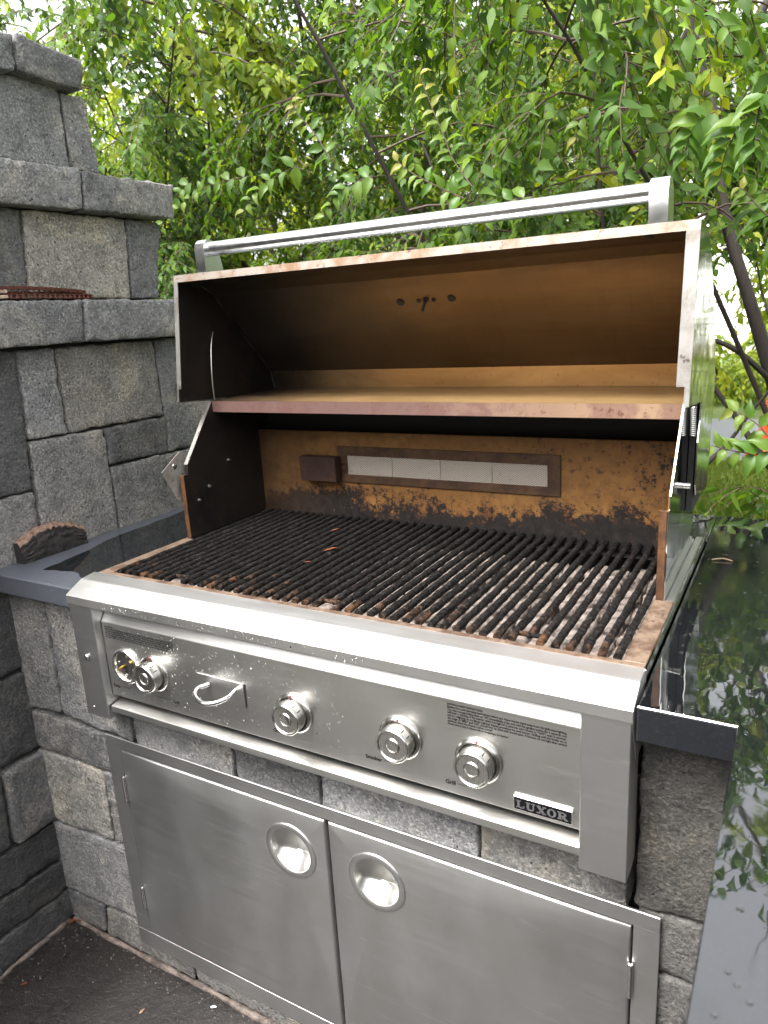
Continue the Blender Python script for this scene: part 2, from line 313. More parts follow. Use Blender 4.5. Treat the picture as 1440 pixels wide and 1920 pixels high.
# ------------------------------------------------------------------ mesh helpers
WL = {}
def wloc(o): return WL[o.name] if o is not None else Vector((0, 0, 0))
class MB:
    def __init__(self): self.v = []; self.f = []; self.mi = []
    def add(self, vs, fs, mi=0):
        k = len(self.v); self.v += [tuple(p) for p in vs]; self.f += [tuple(i + k for i in f) for f in fs]; self.mi += [mi] * len(fs); return self
    def box(self, x0, x1, y0, y1, z0, z1, c=0., mi=0):
        if c <= 0:
            vs = [(x, y, z) for x in (x0, x1) for y in (y0, y1) for z in (z0, z1)]
            return self.add(vs, [(0, 1, 3, 2), (4, 6, 7, 5), (0, 4, 5, 1), (2, 3, 7, 6), (0, 2, 6, 4), (1, 5, 7, 3)], mi)
        bm = bmesh.new(); bmesh.ops.create_cube(bm, size=1)
        for v in bm.verts: v.co = ((x0 + x1) / 2 + v.co.x * (x1 - x0), (y0 + y1) / 2 + v.co.y * (y1 - y0), (z0 + z1) / 2 + v.co.z * (z1 - z0))
        bmesh.ops.bevel(bm, geom=bm.edges[:], offset=c, segments=1, affect='EDGES')
        bm.verts.index_update(); self.add([v.co[:] for v in bm.verts], [[v.index for v in f.verts] for f in bm.faces], mi); bm.free(); return self
    def prism(self, poly, axis, a0, a1, mi=0):
        n = len(poly)
        def P(p, a):
            return {0: (a, p[0], p[1]), 1: (p[0], a, p[1]), 2: (p[0], p[1], a)}[axis]
        vs = [P(p, a0) for p in poly] + [P(p, a1) for p in poly]
        fs = [tuple(range(n)), tuple(range(2 * n - 1, n - 1, -1))] + [(i, (i + 1) % n, n + (i + 1) % n, n + i) for i in range(n)]
        return self.add(vs, fs, mi)
    def sheet(self, prof, x0, x1, th, nx=1, mi=0):
        # sheet metal: a YZ profile swept along X with thickness th to its left-hand side
        n = len(prof); nr = []
        for i in range(n):
            a = Vector(prof[max(i - 1, 0)]); c = Vector(prof[min(i + 1, n - 1)]); d = (c - a).normalized(); nr.append(Vector((-d.y, d.x)))
        loop = [Vector(p) for p in prof] + [Vector(prof[i]) + nr[i] * th for i in range(n - 1, -1, -1)]
        m = len(loop); vs = []; fs = []
        for k in range(nx + 1):
            x = x0 + (x1 - x0) * k / nx; vs += [(x, p.x, p.y) for p in loop]
        for k in range(nx):
            for i in range(m):
                j = (i + 1) % m; fs.append((k * m + i, k * m + j, (k + 1) * m + j, (k + 1) * m + i))
        for k in (0, nx):
            for i in range(n - 1): fs.append((k * m + i, k * m + i + 1, k * m + m - 2 - i, k * m + m - 1 - i))
        return self.add(vs, fs, mi)
    def tube(self, path, r, n=8, cap=True, mi=0, up=None):
        path = [Vector(p) for p in path]; k = len(path); rr = r if isinstance(r, (list, tuple)) else [r] * k
        vs = []; fs = []; u = None
        for i, p in enumerate(path):
            d = (path[min(i + 1, k - 1)] - path[max(i - 1, 0)]).normalized()
            if u is None: u = d.orthogonal().normalized()
            u = (u - d * u.dot(d)).normalized(); w_ = d.cross(u)
            vs += [p + (u * math.cos(t) + w_ * math.sin(t)) * rr[i] for t in [2 * math.pi * j / n for j in range(n)]]
        for i in range(k - 1):
            for j in range(n): fs.append((i * n + j, i * n + (j + 1) % n, (i + 1) * n + (j + 1) % n, (i + 1) * n + j))
        if cap: fs.append(tuple(range(n - 1, -1, -1))); fs.append(tuple((k - 1) * n + j for j in range(n)))
        return self.add(vs, fs, mi)
    def lathe(self, prof, c, axis=(0, -1, 0), n=40, mi=0, cap=True):
        ax = Vector(axis).normalized(); u = ax.orthogonal().normalized(); w_ = ax.cross(u); c = Vector(c); vs = []; fs = []; k = len(prof)
        for r, h in prof:
            vs += [c + ax * h + (u * math.cos(t) + w_ * math.sin(t)) * r for t in [2 * math.pi * j / n for j in range(n)]]
        for i in range(k - 1):
            for j in range(n): fs.append((i * n + j, i * n + (j + 1) % n, (i + 1) * n + (j + 1) % n, (i + 1) * n + j))
        if cap: fs.append(tuple((k - 1) * n + j for j in range(n))); fs.append(tuple(range(n - 1, -1, -1)))
        return self.add(vs, fs, mi)
    def build(self, name, mat, parent=None, origin=None, smooth=30, recalc=True):
        mats = mat if isinstance(mat, (list, tuple)) else [mat]
        pl = wloc(parent); og = Vector(origin) if origin is not None else pl.copy()
        me = bpy.data.meshes.new(name); me.from_pydata([(Vector(v) - og)[:] for v in self.v], [], self.f)
        for m in mats: me.materials.append(MAT[m])
        if len(mats) > 1: me.polygons.foreach_set('material_index', self.mi)
        if recalc and len(self.f) < 20000:
            bm = bmesh.new(); bm.from_mesh(me); bmesh.ops.recalc_face_normals(bm, faces=bm.faces[:]); bm.to_mesh(me); bm.free()
        if smooth:
            me.polygons.foreach_set('use_smooth', [True] * len(me.polygons)); me.set_sharp_from_angle(angle=R_(smooth))
        o = bpy.data.objects.new(name, me); COL.objects.link(o)
        o.location = og - pl
        if parent is not None: o.parent = parent
        WL[o.name] = og
        return o
def tag(o, label, cat=None, group=None, kind=None):
    if label: o['label'] = label
    if cat: o['category'] = cat
    if group: o['group'] = group
    if kind: o['kind'] = kind
    return o
def thing(name, loc, label, cat, group=None):
    o = bpy.data.objects.new(name, None); COL.objects.link(o); o.location = loc; o.empty_display_size = .05
    WL[o.name] = Vector(loc); return tag(o, label, cat, group)
def shared(src, name, parent, world):
    o = bpy.data.objects.new(name, src.data); COL.objects.link(o); o.parent = parent; o.location = Vector(world) - wloc(parent); WL[o.name] = Vector(world); return o

# ------------------------------------------------------------------ setting
tag(MB().box(-60, 60, -40, 90, -.6, -.012).build('lawn_ground', 'lawn', smooth=0), None, kind='structure')
tag(MB().box(-3.2, 4.2, -5.0, 1.0, -.4, 0).build('patio', 'wet_concrete', smooth=0), None, kind='structure')
tag(MB().box(-6, 5, 1.02, 3.7, -.3, -.004).build('planting_bed', 'soil', smooth=0), None, kind='structure')
tag(MB().box(-14, 12, 5.9, 8.4, -.3, -.006).build('driveway', 'asphalt', smooth=0), None, kind='structure')

# ---- stones
def stone_mesh(quad, axis, face, depth, sgn, seed, gap=.0008, rnd=.0055, amp=.0030, cell=.010):
    """A tumbled block: quad = TL,TR,BR,BL in the face plane; extends `depth` behind the face."""
    q = [Vector(p) for p in quad]; ctr = sum(q, Vector((0, 0))) / 4
    W = ((q[1] - q[0]).length + (q[2] - q[3]).length) / 2; H = ((q[0] - q[3]).length + (q[1] - q[2]).length) / 2
    def lin(L):
        e = min(rnd, L * .3); n = max(2, int((L - 2 * e) / cell)); return [0, e * .35, e] + [e + (L - 2 * e) * i / n for i in range(1, n)] + [L - e, L - e * .35, L]
    A, Bv = lin(W), lin(H); D = [0, rnd * .4, rnd, depth * .5, depth]
    sd_ = Vector((seed * 3.17, seed * 1.31, seed * 7.7)); vs = []; ix = {}
    def vert(i, j, k):
        if (i, j, k) in ix: return ix[(i, j, k)]
        p = Vector((A[i] - W / 2, Bv[j] - H / 2, -D[k])); h = Vector((W / 2 - gap, H / 2 - gap, 0))
        r = rnd * (1 + .5 * noise.noise(p * 14 + sd_))
        cx = max(-h.x + r, min(h.x - r, p.x)); cy = max(-h.y + r, min(h.y - r, p.y)); cz = min(-r, p.z)
        d = Vector((p.x - cx, p.y - cy, p.z - cz)); L = d.length
        edge = 0
        if L > 1e-6:
            nd = d / L; nz = sum(1 for c in d if abs(c) > 1e-6); edge = 1 if nz > 1 else 0
            p = Vector((cx, cy, cz)) + nd * r
        else: nd = Vector((0, 0, 0))
        s1 = noise.noise(p * 9 + sd_); s2 = noise.noise(p * 45 + sd_); s3 = noise.noise(p * 110 + sd_)
        p = p + nd * (s1 * amp * .6 + s2 * amp * (.5 + .9 * edge) + s3 * amp * (.25 + .5 * edge))
        u = (p.x + W / 2) / W; v = (p.y + H / 2) / H
        top = q[0].lerp(q[1], u); bot = q[3].lerp(q[2], u); f = bot.lerp(top, v)
        P = (face + sgn * p.z, f.x, f.y) if axis == 0 else (f.x, face + sgn * p.z, f.y)
        ix[(i, j, k)] = len(vs); vs.append(P); return ix[(i, j, k)]
    fs = []; na, nb, nd_ = len(A) - 1, len(Bv) - 1, len(D) - 1
    for i in range(na):
        for j in range(nb): fs.append((vert(i, j, 0), vert(i + 1, j, 0), vert(i + 1, j + 1, 0), vert(i, j + 1, 0)))
    for k in range(nd_):
        for i in range(na):
            for j in (0, nb): fs.append((vert(i, j, k), vert(i + 1, j, k), vert(i + 1, j, k + 1), vert(i, j, k + 1)))
        for j in range(nb):
            for i in (0, na): fs.append((vert(i, j, k), vert(i, j + 1, k), vert(i, j + 1, k + 1), vert(i, j, k + 1)))
    c3 = Vector((face, ctr.x, ctr.y)) if axis == 0 else Vector((ctr.x, face, ctr.y))
    return vs, fs, c3
SEED = [1]
def stone(parent, quad, axis, face, depth, tint, name='stone', **kw):
    SEED[0] += 1
    vs, fs, c = stone_mesh(quad, axis, face, depth, 1 if axis == 0 else -1, SEED[0], **kw)
    m = MB().add(vs, fs); o = m.build(name, 'stone', parent, origin=c, smooth=60)
    o.color = (*tint, 1); return o
G = lambda g, warm=0.: (1.04 * g * (1 + warm), 1.05 * g * (1 + warm * .45), 1.08 * g * (1 - warm * .5))

chim = thing('stone_chimney', (-.244, .3, 0), 'stepped chimney of tumbled grey concrete blocks rising beside the grill', 'chimney')
LW = [[[0.04, 1.329], [0.118, 1.321], [0.102, 1.03], [0.0, 1.029]], [[0.121, 1.321], [0.208, 1.321], [0.211, 1.134], [0.113, 1.135]], [[0.211, 1.321], [0.497, 1.324], [0.497, 1.134], [0.213, 1.134]], [[0.50, 1.324], [0.759, 1.327], [0.721, 1.037], [0.498, 1.039]], [[0.114, 1.132], [0.308, 1.129], [0.307, 0.874], [0.103, 0.870]], [[0.310, 1.130], [0.509, 1.131], [0.496, 1.038], [0.309, 1.043]], [[0.310, 1.038], [0.731, 1.034], [0.706, 0.870], [0.311, 0.870]], [[-0.022, 1.027], [0.101, 1.027], [0.100, 0.870], [-0.032, 0.870]]]
for qd, t in zip(LW, (G(.085), G(.20), G(.19, .10), G(.16), G(.185, .06), G(.095), G(.17, .05), G(.19, .05))): stone(chim, qd, 0, -.244, .12, t)
for qd, t in zip([[[0.007, 1.42], [0.279, 1.42], [0.266, 1.328], [-0.01, 1.326]], [[0.283, 1.42], [0.693, 1.42], [0.677, 1.326], [0.268, 1.329]]], (G(.15), G(.165))): stone(chim, qd, 0, -.210, .15, t, 'ledge_stone')
for qd, t in zip([[[0.067, 1.603], [0.190, 1.603], [0.177, 1.423], [0.042, 1.423]], [[0.193, 1.603], [0.464, 1.604], [0.451, 1.423], [0.179, 1.423]], [[0.467, 1.604], [0.575, 1.605], [0.539, 1.423], [0.454, 1.423]]], (G(.10), G(.215, .12), G(.125))): stone(chim, qd, 0, -.25, .12, t)
for qd, t in zip([[[0.056, 1.688], [0.328, 1.692], [0.322, 1.607], [0.036, 1.600]], [[0.332, 1.689], [0.601, 1.690], [0.591, 1.611], [0.325, 1.606]]], (G(.16), G(.145))): stone(chim, qd, 0, -.215, .15, t, 'ledge_stone')
for qd, t in zip([[[0.111, 1.853], [0.332, 1.858], [0.330, 1.691], [0.089, 1.690]], [[0.336, 1.848], [0.395, 1.850], [0.412, 1.692], [0.335, 1.694]]], (G(.185), G(.17))): stone(chim, qd, 0, -.25, .12, t)
for qd, t in zip([[[0.117, 1.912], [0.222, 1.924], [0.211, 1.853], [0.102, 1.843]], [[0.226, 1.926], [0.383, 1.912], [0.372, 1.850], [0.214, 1.853]]], (G(.17), G(.12))): stone(chim, qd, 0, -.22, .15, t, 'ledge_stone')
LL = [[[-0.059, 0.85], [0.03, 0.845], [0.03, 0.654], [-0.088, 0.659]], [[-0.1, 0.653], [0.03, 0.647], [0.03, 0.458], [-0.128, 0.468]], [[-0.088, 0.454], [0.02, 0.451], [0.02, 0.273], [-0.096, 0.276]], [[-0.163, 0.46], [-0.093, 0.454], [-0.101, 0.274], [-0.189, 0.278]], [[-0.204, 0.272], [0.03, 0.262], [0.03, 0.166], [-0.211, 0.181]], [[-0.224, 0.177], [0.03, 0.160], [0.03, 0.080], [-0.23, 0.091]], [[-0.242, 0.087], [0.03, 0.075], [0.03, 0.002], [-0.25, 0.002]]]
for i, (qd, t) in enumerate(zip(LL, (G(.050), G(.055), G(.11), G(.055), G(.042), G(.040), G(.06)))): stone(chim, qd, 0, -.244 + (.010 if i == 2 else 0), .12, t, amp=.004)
rnd = random.Random(4)
for (z0, z1, y1) in ((.002, .088, -.255), (.093, .178, -.236), (.183, .272, -.216), (.277, .46, -.195), (.468, .655, -.135), (.66, .85, -.094), (.855, 1.03, -.036), (1.035, 1.322, -.005), (1.328, 1.42, -.014), (1.425, 1.60, .036), (1.605, 1.69, .03)):
    y = y1
    while y > -.75:
        L = rnd.uniform(.12, .28); stone(chim, [[y - L, z1], [y - .003, z1], [y - .003, z0], [y - L, z0]], 0, -.212 if z1 - z0 < .1 and z0 > 1.2 else -.246, .12, G(rnd.uniform(.05, .14), .04), cell=.03); y -= L
cb = MB(); cb.box(-1.0, -.262, -.72, .72, 0, 1.326); cb.box(-1.0, -.268, -.70, .70, 1.326, 1.42); cb.box(-1.0, -.272, -.65, .53, 1.42, 1.69); cb.box(-1.0, -.272, -.2, .37, 1.69, 1.91)
cb.build('core', 'mortar_dark', chim, smooth=0)

isl = thing('stone_island', (.53, .3, 0), 'tumbled grey stone block island under the built-in grill', 'kitchen island')
FW = [[[-0.256, 0.842], [-0.129, 0.842], [-0.141, 0.571], [-0.256, 0.558]], [[-0.125, 0.842], [0.080, 0.842], [0.075, 0.557], [-0.136, 0.568]], [[-0.256, 0.554], [0.075, 0.553], [0.059, 0.465], [-0.256, 0.460]], [[-0.256, 0.456], [-0.038, 0.461], [-0.041, 0.287], [-0.256, 0.272]], [[-0.034, 0.461], [0.041, 0.463], [0.04, 0.287], [-0.037, 0.289]], [[-0.256, 0.266], [0.038, 0.283], [0.04, 0.098], [-0.256, 0.085]], [[-0.256, 0.079], [-0.116, 0.084], [-0.129, 0.004], [-0.256, 0.002]], [[-0.112, 0.084], [0.156, 0.096], [0.150, 0.004], [-0.124, 0.004]]]
for qd, t in zip(FW, (G(.15, .03), G(.17), G(.115), G(.21, .09), G(.15), G(.19, .02), G(.10), G(.14, .08))): stone(isl, qd, 1, 0, .12, t)
for x0, x1, z0, z1, t in ((.080, .337, .545, .72, G(.16)), (.341, .525, .545, .72, G(.11)), (.529, .811, .545, .72, G(.22)), (.815, 1.027, .545, .72, G(.15, .06)), (1.036, 1.34, .564, .842, G(.060, .12)), (1.040, 1.30, .464, .560, G(.085, .06)), (1.045, 1.33, .30, .460, G(.08, .05)), (1.04, 1.30, .14, .296, G(.10, .05)), (1.05, 1.32, .003, .136, G(.10, .05)), (.154, .45, .003, .075, G(.12, .06)), (.454, .74, .003, .075, G(.12)), (.744, 1.045, .003, .075, G(.12))):
    stone(isl, [[x0, z1], [x1, z1], [x1, z0], [x0, z0]], 1, 0 if x0 < 1.03 else .004, .12, t)
cb = MB(); cb.box(-.24, 2.2, .06, .83, 0, .62); cb.box(-.24, .022, .021, .829, .62, .841); cb.box(1.045, 2.2, .021, .829, .62, .841); cb.box(.022, 1.045, .62, .828, .62, .841); cb.box(1.20, 1.95, -1.6, .02, 0, .84)
cb.build('core', 'mortar_dark', isl, smooth=0)
# crusty grout line at the foot of the walls
g = MB()
def ridge(p0, p1, n, r, seed, axis):
    pts = []; rr = []
    for i in range(n + 1):
        t = i / n; p = Vector(p0).lerp(Vector(p1), t); k = noise.noise(Vector((t * 14, seed, 0))); p[axis] += .004 * k - .003; p.z = .001
        pts.append(p); rr.append(r * (1 + .7 * noise.noise(Vector((t * 25, seed, 3)))))
    g.tube(pts, rr, 6)
ridge((-.236, 0, 0), (1.2, 0, 0), 90, .007, 1.5, 1)
g.build('grout_line', 'grout', isl, smooth=60)
g = MB(); ridge((-.24, -.01, 0), (-.24, -.7, 0), 60, .007, 4.5, 0); g.build('grout_line', 'grout', chim, smooth=60)

# ---- counters
ct = thing('granite_counter', (-.1, .3, .842), 'dry-edged dark granite slab between chimney and grill', 'countertop')
MB().box(-.243, .026, -.032, .62, .845, .887, .003).build('slab', 'granite_dry', ct)
out = [(-.142, .021), (-.147, .045), (-.146, .062), (-.152, .085), (-.157, .12), (-.161, .15), (-.172, .18), (-.182, .21), (-.188, .25), (-.193, .30), (-.189, .34), (-.197, .39), (-.195, .43), (-.203, .47), (-.206, .50), (-.205, .60), (.020, .60), (.020, .02), (-.005, .012), (-.03, .022), (-.05, .035), (-.07, .038), (-.085, .034), (-.10, .030), (-.115, .030), (-.13, .024)]
tag(MB().prism(out, 2, .8872, .8878).build('puddle', 'wet_film', smooth=0), 'thin dark puddle of rainwater on the granite beside the grill', 'puddle')
ct2 = thing('granite_counter', (1.5, .3, .842), 'rain-wet black granite corner countertop mirroring the trees', 'countertop')
lp = [(1.038, -.045), (1.144, -.045), (1.144, -1.7), (2.0, -1.7), (2.0, -.9), (2.2, -.9), (2.2, .83), (1.038, .83)]
li_ = [(1.039, -.0439), (1.1451, -.0439), (1.1451, -1.699), (1.999, -1.699), (1.999, -.899), (2.199, -.899), (2.199, .829), (1.039, .829)]
m = MB(); n_ = len(lp); m.add([(x, y, .842) for x, y in lp] + [(x, y, .8859) for x, y in lp] + [(x, y, .887) for x, y in li_], [tuple(range(n_)), tuple(range(2 * n_, 3 * n_))] + [(k * n_ + i, k * n_ + (i + 1) % n_, (k + 1) * n_ + (i + 1) % n_, (k + 1) * n_ + i) for k in range(2) for i in range(n_)])
m.build('slab', 'granite_wet', ct2, smooth=0)
MB().box(1.040, 1.1430, -.0462, -.0451, .8425, .8845).build('slab_edge', 'granite_edge', ct2, smooth=0)
MB().box(.0265, 1.0375, .64, .83, .842, .887, .002).build('slab', 'granite_wet', ct2)

# ------------------------------------------------------------------ gas grill
gr = thing('gas_grill', (.53, .25, .64), 'large stainless steel built-in gas grill with its stained hood open', 'grill')
L0, L1 = .029, 1.034
# front rail (bullnose)
prof = [(-.0455, .866), (-.0535, .867), (-.054, .869), (-.054, .8832), (-.0537, .8842), (-.0528, .8850), (-.0175, .9024), (-.0160, .9030), (-.0140, .9034), (.0155, .9066), (.0165, .906), (.0165, .899)]
fr = MB(); fr.sheet(prof, L0 - .003, L1 + .001, -.0012, 24)
fr.prism([(-.053, .867), (-.053, .8842), (-.017, .9020), (-.014, .9030), (.015, .9060), (.015, .867)], 0, L0 - .0028, L0 - .0018)
fr.prism([(-.053, .867), (-.053, .8842), (-.017, .9020), (-.014, .9030), (.015, .9060), (.015, .80), (-.02, .80)], 0, L1 - .0005, L1 + .0008)
front_rail = fr.build('front_rail', 'steel_rail', gr, smooth=0)
for x0, x1 in ((L0, .089), (.974, L1)):
    MB().box(x0, x1, -.0530, -.001, .6415, .8690, .0012).build('leg', 'steel_leg', gr)
scr = MB(); scr.lathe([(.0065, 0), (.0065, .0012), (.005, .003), (.002, .0036)], (.056, -.054, .765), n=20); scr.lathe([(.002, 0), (.0015, .001)], (.052, -.054, .661), n=10)
scr.build('leg_screw', 'bolt', gr)
# control panel
pp = [(-.010, .8635), (-.020, .860), (-.0355, .8375), (-.0365, .8360), (-.037, .834), (-.037, .690), (-.0365, .6875), (-.034, .6862), (-.022, .6862)]
panel = MB().sheet(pp, .0905, .9728, .0012, 20).build('control_panel', 'steel_front', gr, smooth=25)
MB().box(.0895, .9735, -.010, -.001, .642, .865).build('panel_backing', 'black_gap', gr, smooth=0)
MB().sheet([(-.012, .6745), (-.0445, .6690), (-.0462, .6680), (-.0470, .6660), (-.0470, .6575), (-.0462, .6560), (-.044, .6555), (-.036, .6555)], .092, .9728, .0012, 12).build('drip_tray', 'steel_front', gr, smooth=25)

def text_mesh(body, size, name, mat, parent, x, y, z, width=None, extr=0.0):
    cu = bpy.data.curves.new(name, 'FONT'); cu.body = body; cu.size = size; cu.extrude = extr; cu.offset = size * .022; cu.resolution_u = 2
    o = bpy.data.objects.new(name + '_tmp', cu); COL.objects.link(o); bpy.context.view_layer.update()
    me = bpy.data.meshes.new_from_object(o.evaluated_get(bpy.context.evaluated_depsgraph_get()))
    bpy.data.objects.remove(o); bpy.data.curves.remove(cu)
    co = np.empty(len(me.vertices) * 3); me.vertices.foreach_get('co', co); co = co.reshape(-1, 3)
    sx = 1.0 if width is None or not len(co) else width / (co[:, 0].max())
    P = np.stack([x + co[:, 0] * sx, y - co[:, 2], z + co[:, 1]], 1) - np.array(wloc(parent)); me.vertices.foreach_set('co', P.ravel())
    me.materials.clear(); me.materials.append(MAT[mat]); me.name = name
    ob = bpy.data.objects.new(name, me); COL.objects.link(ob); ob.parent = parent; WL[ob.name] = wloc(parent).copy(); return ob
YP = -.0374
lines = ['LIGHTING & SAFETY INSTRUCTIONS', 'Explain Care and operating instructions before use. Open the lid, stand away from the grill when lighting.', 'Turn the corresponding knob on "HI", immediately press and hold the ignition button for 5 seconds, you', 'will hear a clicking. If the burner does not light in 5 seconds, turn knobs to "OFF", wait 5 minutes', 'and try relighting, or try Match Lighting. Repeat procedure for each burner. Grilling with the knobs set to', 'the range of "MED" and "LO", should only be done with the lid open. If burners do not light after several', 'attempts check the Owners Safety manual.', 'Always wait at least 5 minutes before re-opening a hot burner.']
wd = [.052, .166, .166, .165, .166, .166, .066, .088]
for i, (t, wi) in enumerate(zip(lines, wd)): text_mesh(t, .0044, 'printed_text', 'print_ink', panel, .787, YP, .8275 - i * .0043, wi)
for i, wi in enumerate((.022, .172, .172, .171, .171, .158)): text_mesh(['NOTICE', lines[1], lines[2], lines[3], lines[4], lines[5]][i], .0042, 'printed_text', 'print_ink', panel, .097, YP, .8265 - i * .0041, wi)
def leader(pts):
    m = MB()
    for a, c in zip(pts[:-1], pts[1:]):
        a = Vector(a); c = Vector(c); d = (c - a).normalized(); nrm = Vector((-d.y, d.x)) * .00035
        m.add([(p.x, YP, p.y) for p in (a + nrm, c + nrm, c - nrm, a - nrm)], [(0, 1, 2, 3)])
    m.build('printed_line', 'print_ink', panel, smooth=0)
for t, x, z, s_, pts in (('Rotis', .097, .706, .0085, [(.118, .710), (.140, .710), (.146, .717)]), ('Grill', .250, .706, .0085, [(.214, .710), (.247, .710)]), ('Grill', .473, .706, .0085, [(.492, .710), (.512, .710)]), ('Smoker', .648, .706, .0090, [(.680, .710), (.706, .710), (.711, .716)]), ('Grill', .780, .702, .0090, [(.799, .7055), (.826, .7055), (.832, .712)])):
    text_mesh(t, s_, 'printed_label', 'print_ink', panel, x, YP, z); leader(pts)
sm = MB()
for x, z in ((.150, .700), (.238, .727), (.561, .724), (.255, .700)): sm.lathe([(.0012, 0), (.0012, .0003)], (x, YP + .0003, z), n=10)
sm.build('printed_mark', 'print_ink', panel, smooth=0)
# badge
def letter(m, ch, x, z, w_, h, y0, y1):
    t = w_ * .26; s_ = h * .14
    def bx(x0, x1, z0, z1): m.box(x + x0 * w_, x + x1 * w_, y0, y1, z + z0 * h, z + z1 * h)
    def bar(p, q, th):
        p = Vector(p); q = Vector(q); d = (q - p).normalized(); n_ = Vector((-d.y, d.x)) * th / 2
        m.prism([(x + a.x, z + a.y) for a in (p + n_, q + n_, q - n_, p - n_)], 1, y0, y1)
    if ch == 'L': bx(.14, .40, 0, 1); bx(0, .54, .90, 1.0001); bx(0, 1, -.0001, .12); bx(.86, 1.0001, 0, .34)
    if ch == 'U':
        bx(.12, .36, .26, 1); bx(.74, .86, .26, 1); bx(0, .48, .9, 1.0001); bx(.6, 1, .9, 1.0001)
        cxm, a0 = .49, []
        for k in range(9):
            a = math.pi + math.pi * k / 8; a0.append((x + (cxm + .37 * math.cos(a)) * w_, z + (.28 + .30 * math.sin(a)) * h))
        a1 = []
        for k in range(9):
            a = math.pi + math.pi * k / 8; a1.append((x + (cxm + .04 + .21 * math.cos(a)) * w_, z + (.28 + .15 * math.sin(a)) * h))
        m.prism(a0 + a1[::-1], 1, y0, y1)
    if ch == 'X':
        bar((.14 * w_, h), (.80 * w_, 0), .27 * w_); bar((.84 * w_, h), (.20 * w_, 0), .12 * w_); bx(0, .44, .9, 1.0001); bx(.62, 1, .9, 1.0001); bx(0, .42, -.0001, .1); bx(.58, 1, -.0001, .1)
    if ch == 'O':
        o_ = [(x + (.5 + .5 * math.cos(a)) * w_, z + (.5 + .52 * math.sin(a)) * h) for a in [2 * math.pi * k / 28 for k in range(28)]]
        i_ = [(x + (.5 + .24 * math.cos(a)) * w_, z + (.5 + .43 * math.sin(a)) * h) for a in [2 * math.pi * k / 28 for k in range(28)]]
        for k in range(28): j = (k + 1) % 28; m.prism([o_[k], o_[j], i_[j], i_[k]], 1, y0, y1)
    if ch == 'R':
        bx(.12, .36, 0, 1); bx(0, .48, -.0001, .1); bx(0, .36, .9, 1.0001); bx(.36, .52, .9, 1); bx(.36, .52, .46, .56)
        pts = [2 * math.pi * k / 24 - math.pi / 2 for k in range(13)]
        for a, c in zip(pts[:-1], pts[1:]):
            P = lambda a_, rx, rz: (x + (.50 + rx * math.cos(a_)) * w_, z + (.73 + rz * math.sin(a_)) * h)
            m.prism([P(a, .38, .27), P(c, .38, .27), P(c, .16, .17), P(a, .16, .17)], 1, y0, y1)
        bar((.50 * w_, .50 * h), (.86 * w_, .04 * h), .25 * w_); bx(.74, 1.04, -.0001, .1)
bd = MB(); bd.box(.8815, .9625, -.0405, -.0371, .6935, .7155, .0012); badge = bd.build('badge', 'badge_silver', panel)
MB().box(.8832, .9608, -.0411, -.0400, .6952, .7138, .0004).build('badge_field', 'badge_black', badge)
for ch, x, w_ in (('L', .8865, .0112), ('U', .8995, .0132), ('X', .9145, .0130), ('O', .9288, .0120), ('R', .9425, .0135)):
    m = MB(); letter(m, ch, x, .6988, w_, .0112, -.0418, -.0410); m.build('badge_letter', 'badge_silver', badge, smooth=0)
# knobs
bez = MB(); bez.lathe([(.0345, 0), (.0345, .003), (.0335, .0055), (.0310, .0072), (.0285, .0066), (.0272, .0040), (.0265, .0018), (.010, .0016)], (0, 0, 0), n=56, cap=False)
knob_x = (.214, .521, .711, .832); knob_z = (.757, .752, .757, .753)
kb = MB(); kb.lathe([(.0268, .004), (.0268, .0250), (.0262, .0272), (.0248, .0284), (.0232, .0284), (.0222, .0276), (.0214, .0262), (.0120, .0258), (.0112, .0266), (.0104, .0274), (.0094, .0270), (.0088, .0258), (.004, .0250), (.0005, .0248)], (0, 0, 0), n=56)
for i, (x, z) in enumerate(zip(knob_x, knob_z)):
    # body, bezel, ticks
    o1 = MB(); o1.v = [(a + x, c - .0372, d + z) for a, c, d in kb.v]; o1.f = kb.f; o1.mi = kb.mi
    ko = o1.build('knob', 'steel_knob' if 'steel_knob' in MAT else 'chrome', gr, smooth=35)
    o2 = MB(); o2.v = [(a + x, c - .0372, d + z) for a, c, d in bez.v]; o2.f = bez.f; o2.mi = bez.mi; o2.build('knob_bezel', 'steel_knob', ko, smooth=35)
    tk = MB()
    for k, a in enumerate((.15, .55, .95, 2.2, 3.3, 4.4, 5.5)):
        u = Vector((math.sin(a), 0, math.cos(a))); s_ = Vector((math.cos(a), 0, -math.sin(a)))
        c0 = Vector((x, -.0372, z)) + u * .02665
        tk.add([c0 + s_ * e * .0007 + Vector((0, -yy, 0)) + u * h for h in (0, .0005) for e, yy in ((-1, .014), (1, .014), (1, .0225), (-1, .0225))], [(4, 5, 6, 7), (0, 1, 5, 4), (1, 2, 6, 5), (2, 3, 7, 6), (3, 0, 4, 7)])
    tk.build('knob_tick', 'print_ink', ko, smooth=0)
    dt = MB(); dt.lathe([(.0022, 0), (.0020, .0008)], (x, -.0372 - .0068, z + .0308), n=12); dt.build('knob_pointer', 'red_paint', ko, smooth=0)
x, z = .143, .757
o2 = MB(); o2.v = [(a + x, c - .0372, d + z) for a, c, d in bez.v]; o2.f = bez.f; o2.mi = bez.mi; eb = o2.build('empty_knob_bezel', 'steel_knob', gr, smooth=35)
MB().lathe([(.0262, 0), (.0262, .0012), (.0125, .0012)], (x, -.0374, z), n=40).build('bezel_plate', 'steel_front', eb)
MB().lathe([(.0125, 0), (.0125, .0015)], (x, -.0375, z), n=30).build('valve_hole', 'black_gap', eb, smooth=0)
MB().tube([(x - .002, -.036, z + .001), (x - .002, -.056, z + .001)], .0028, 12).build('valve_stem', 'brass', eb)
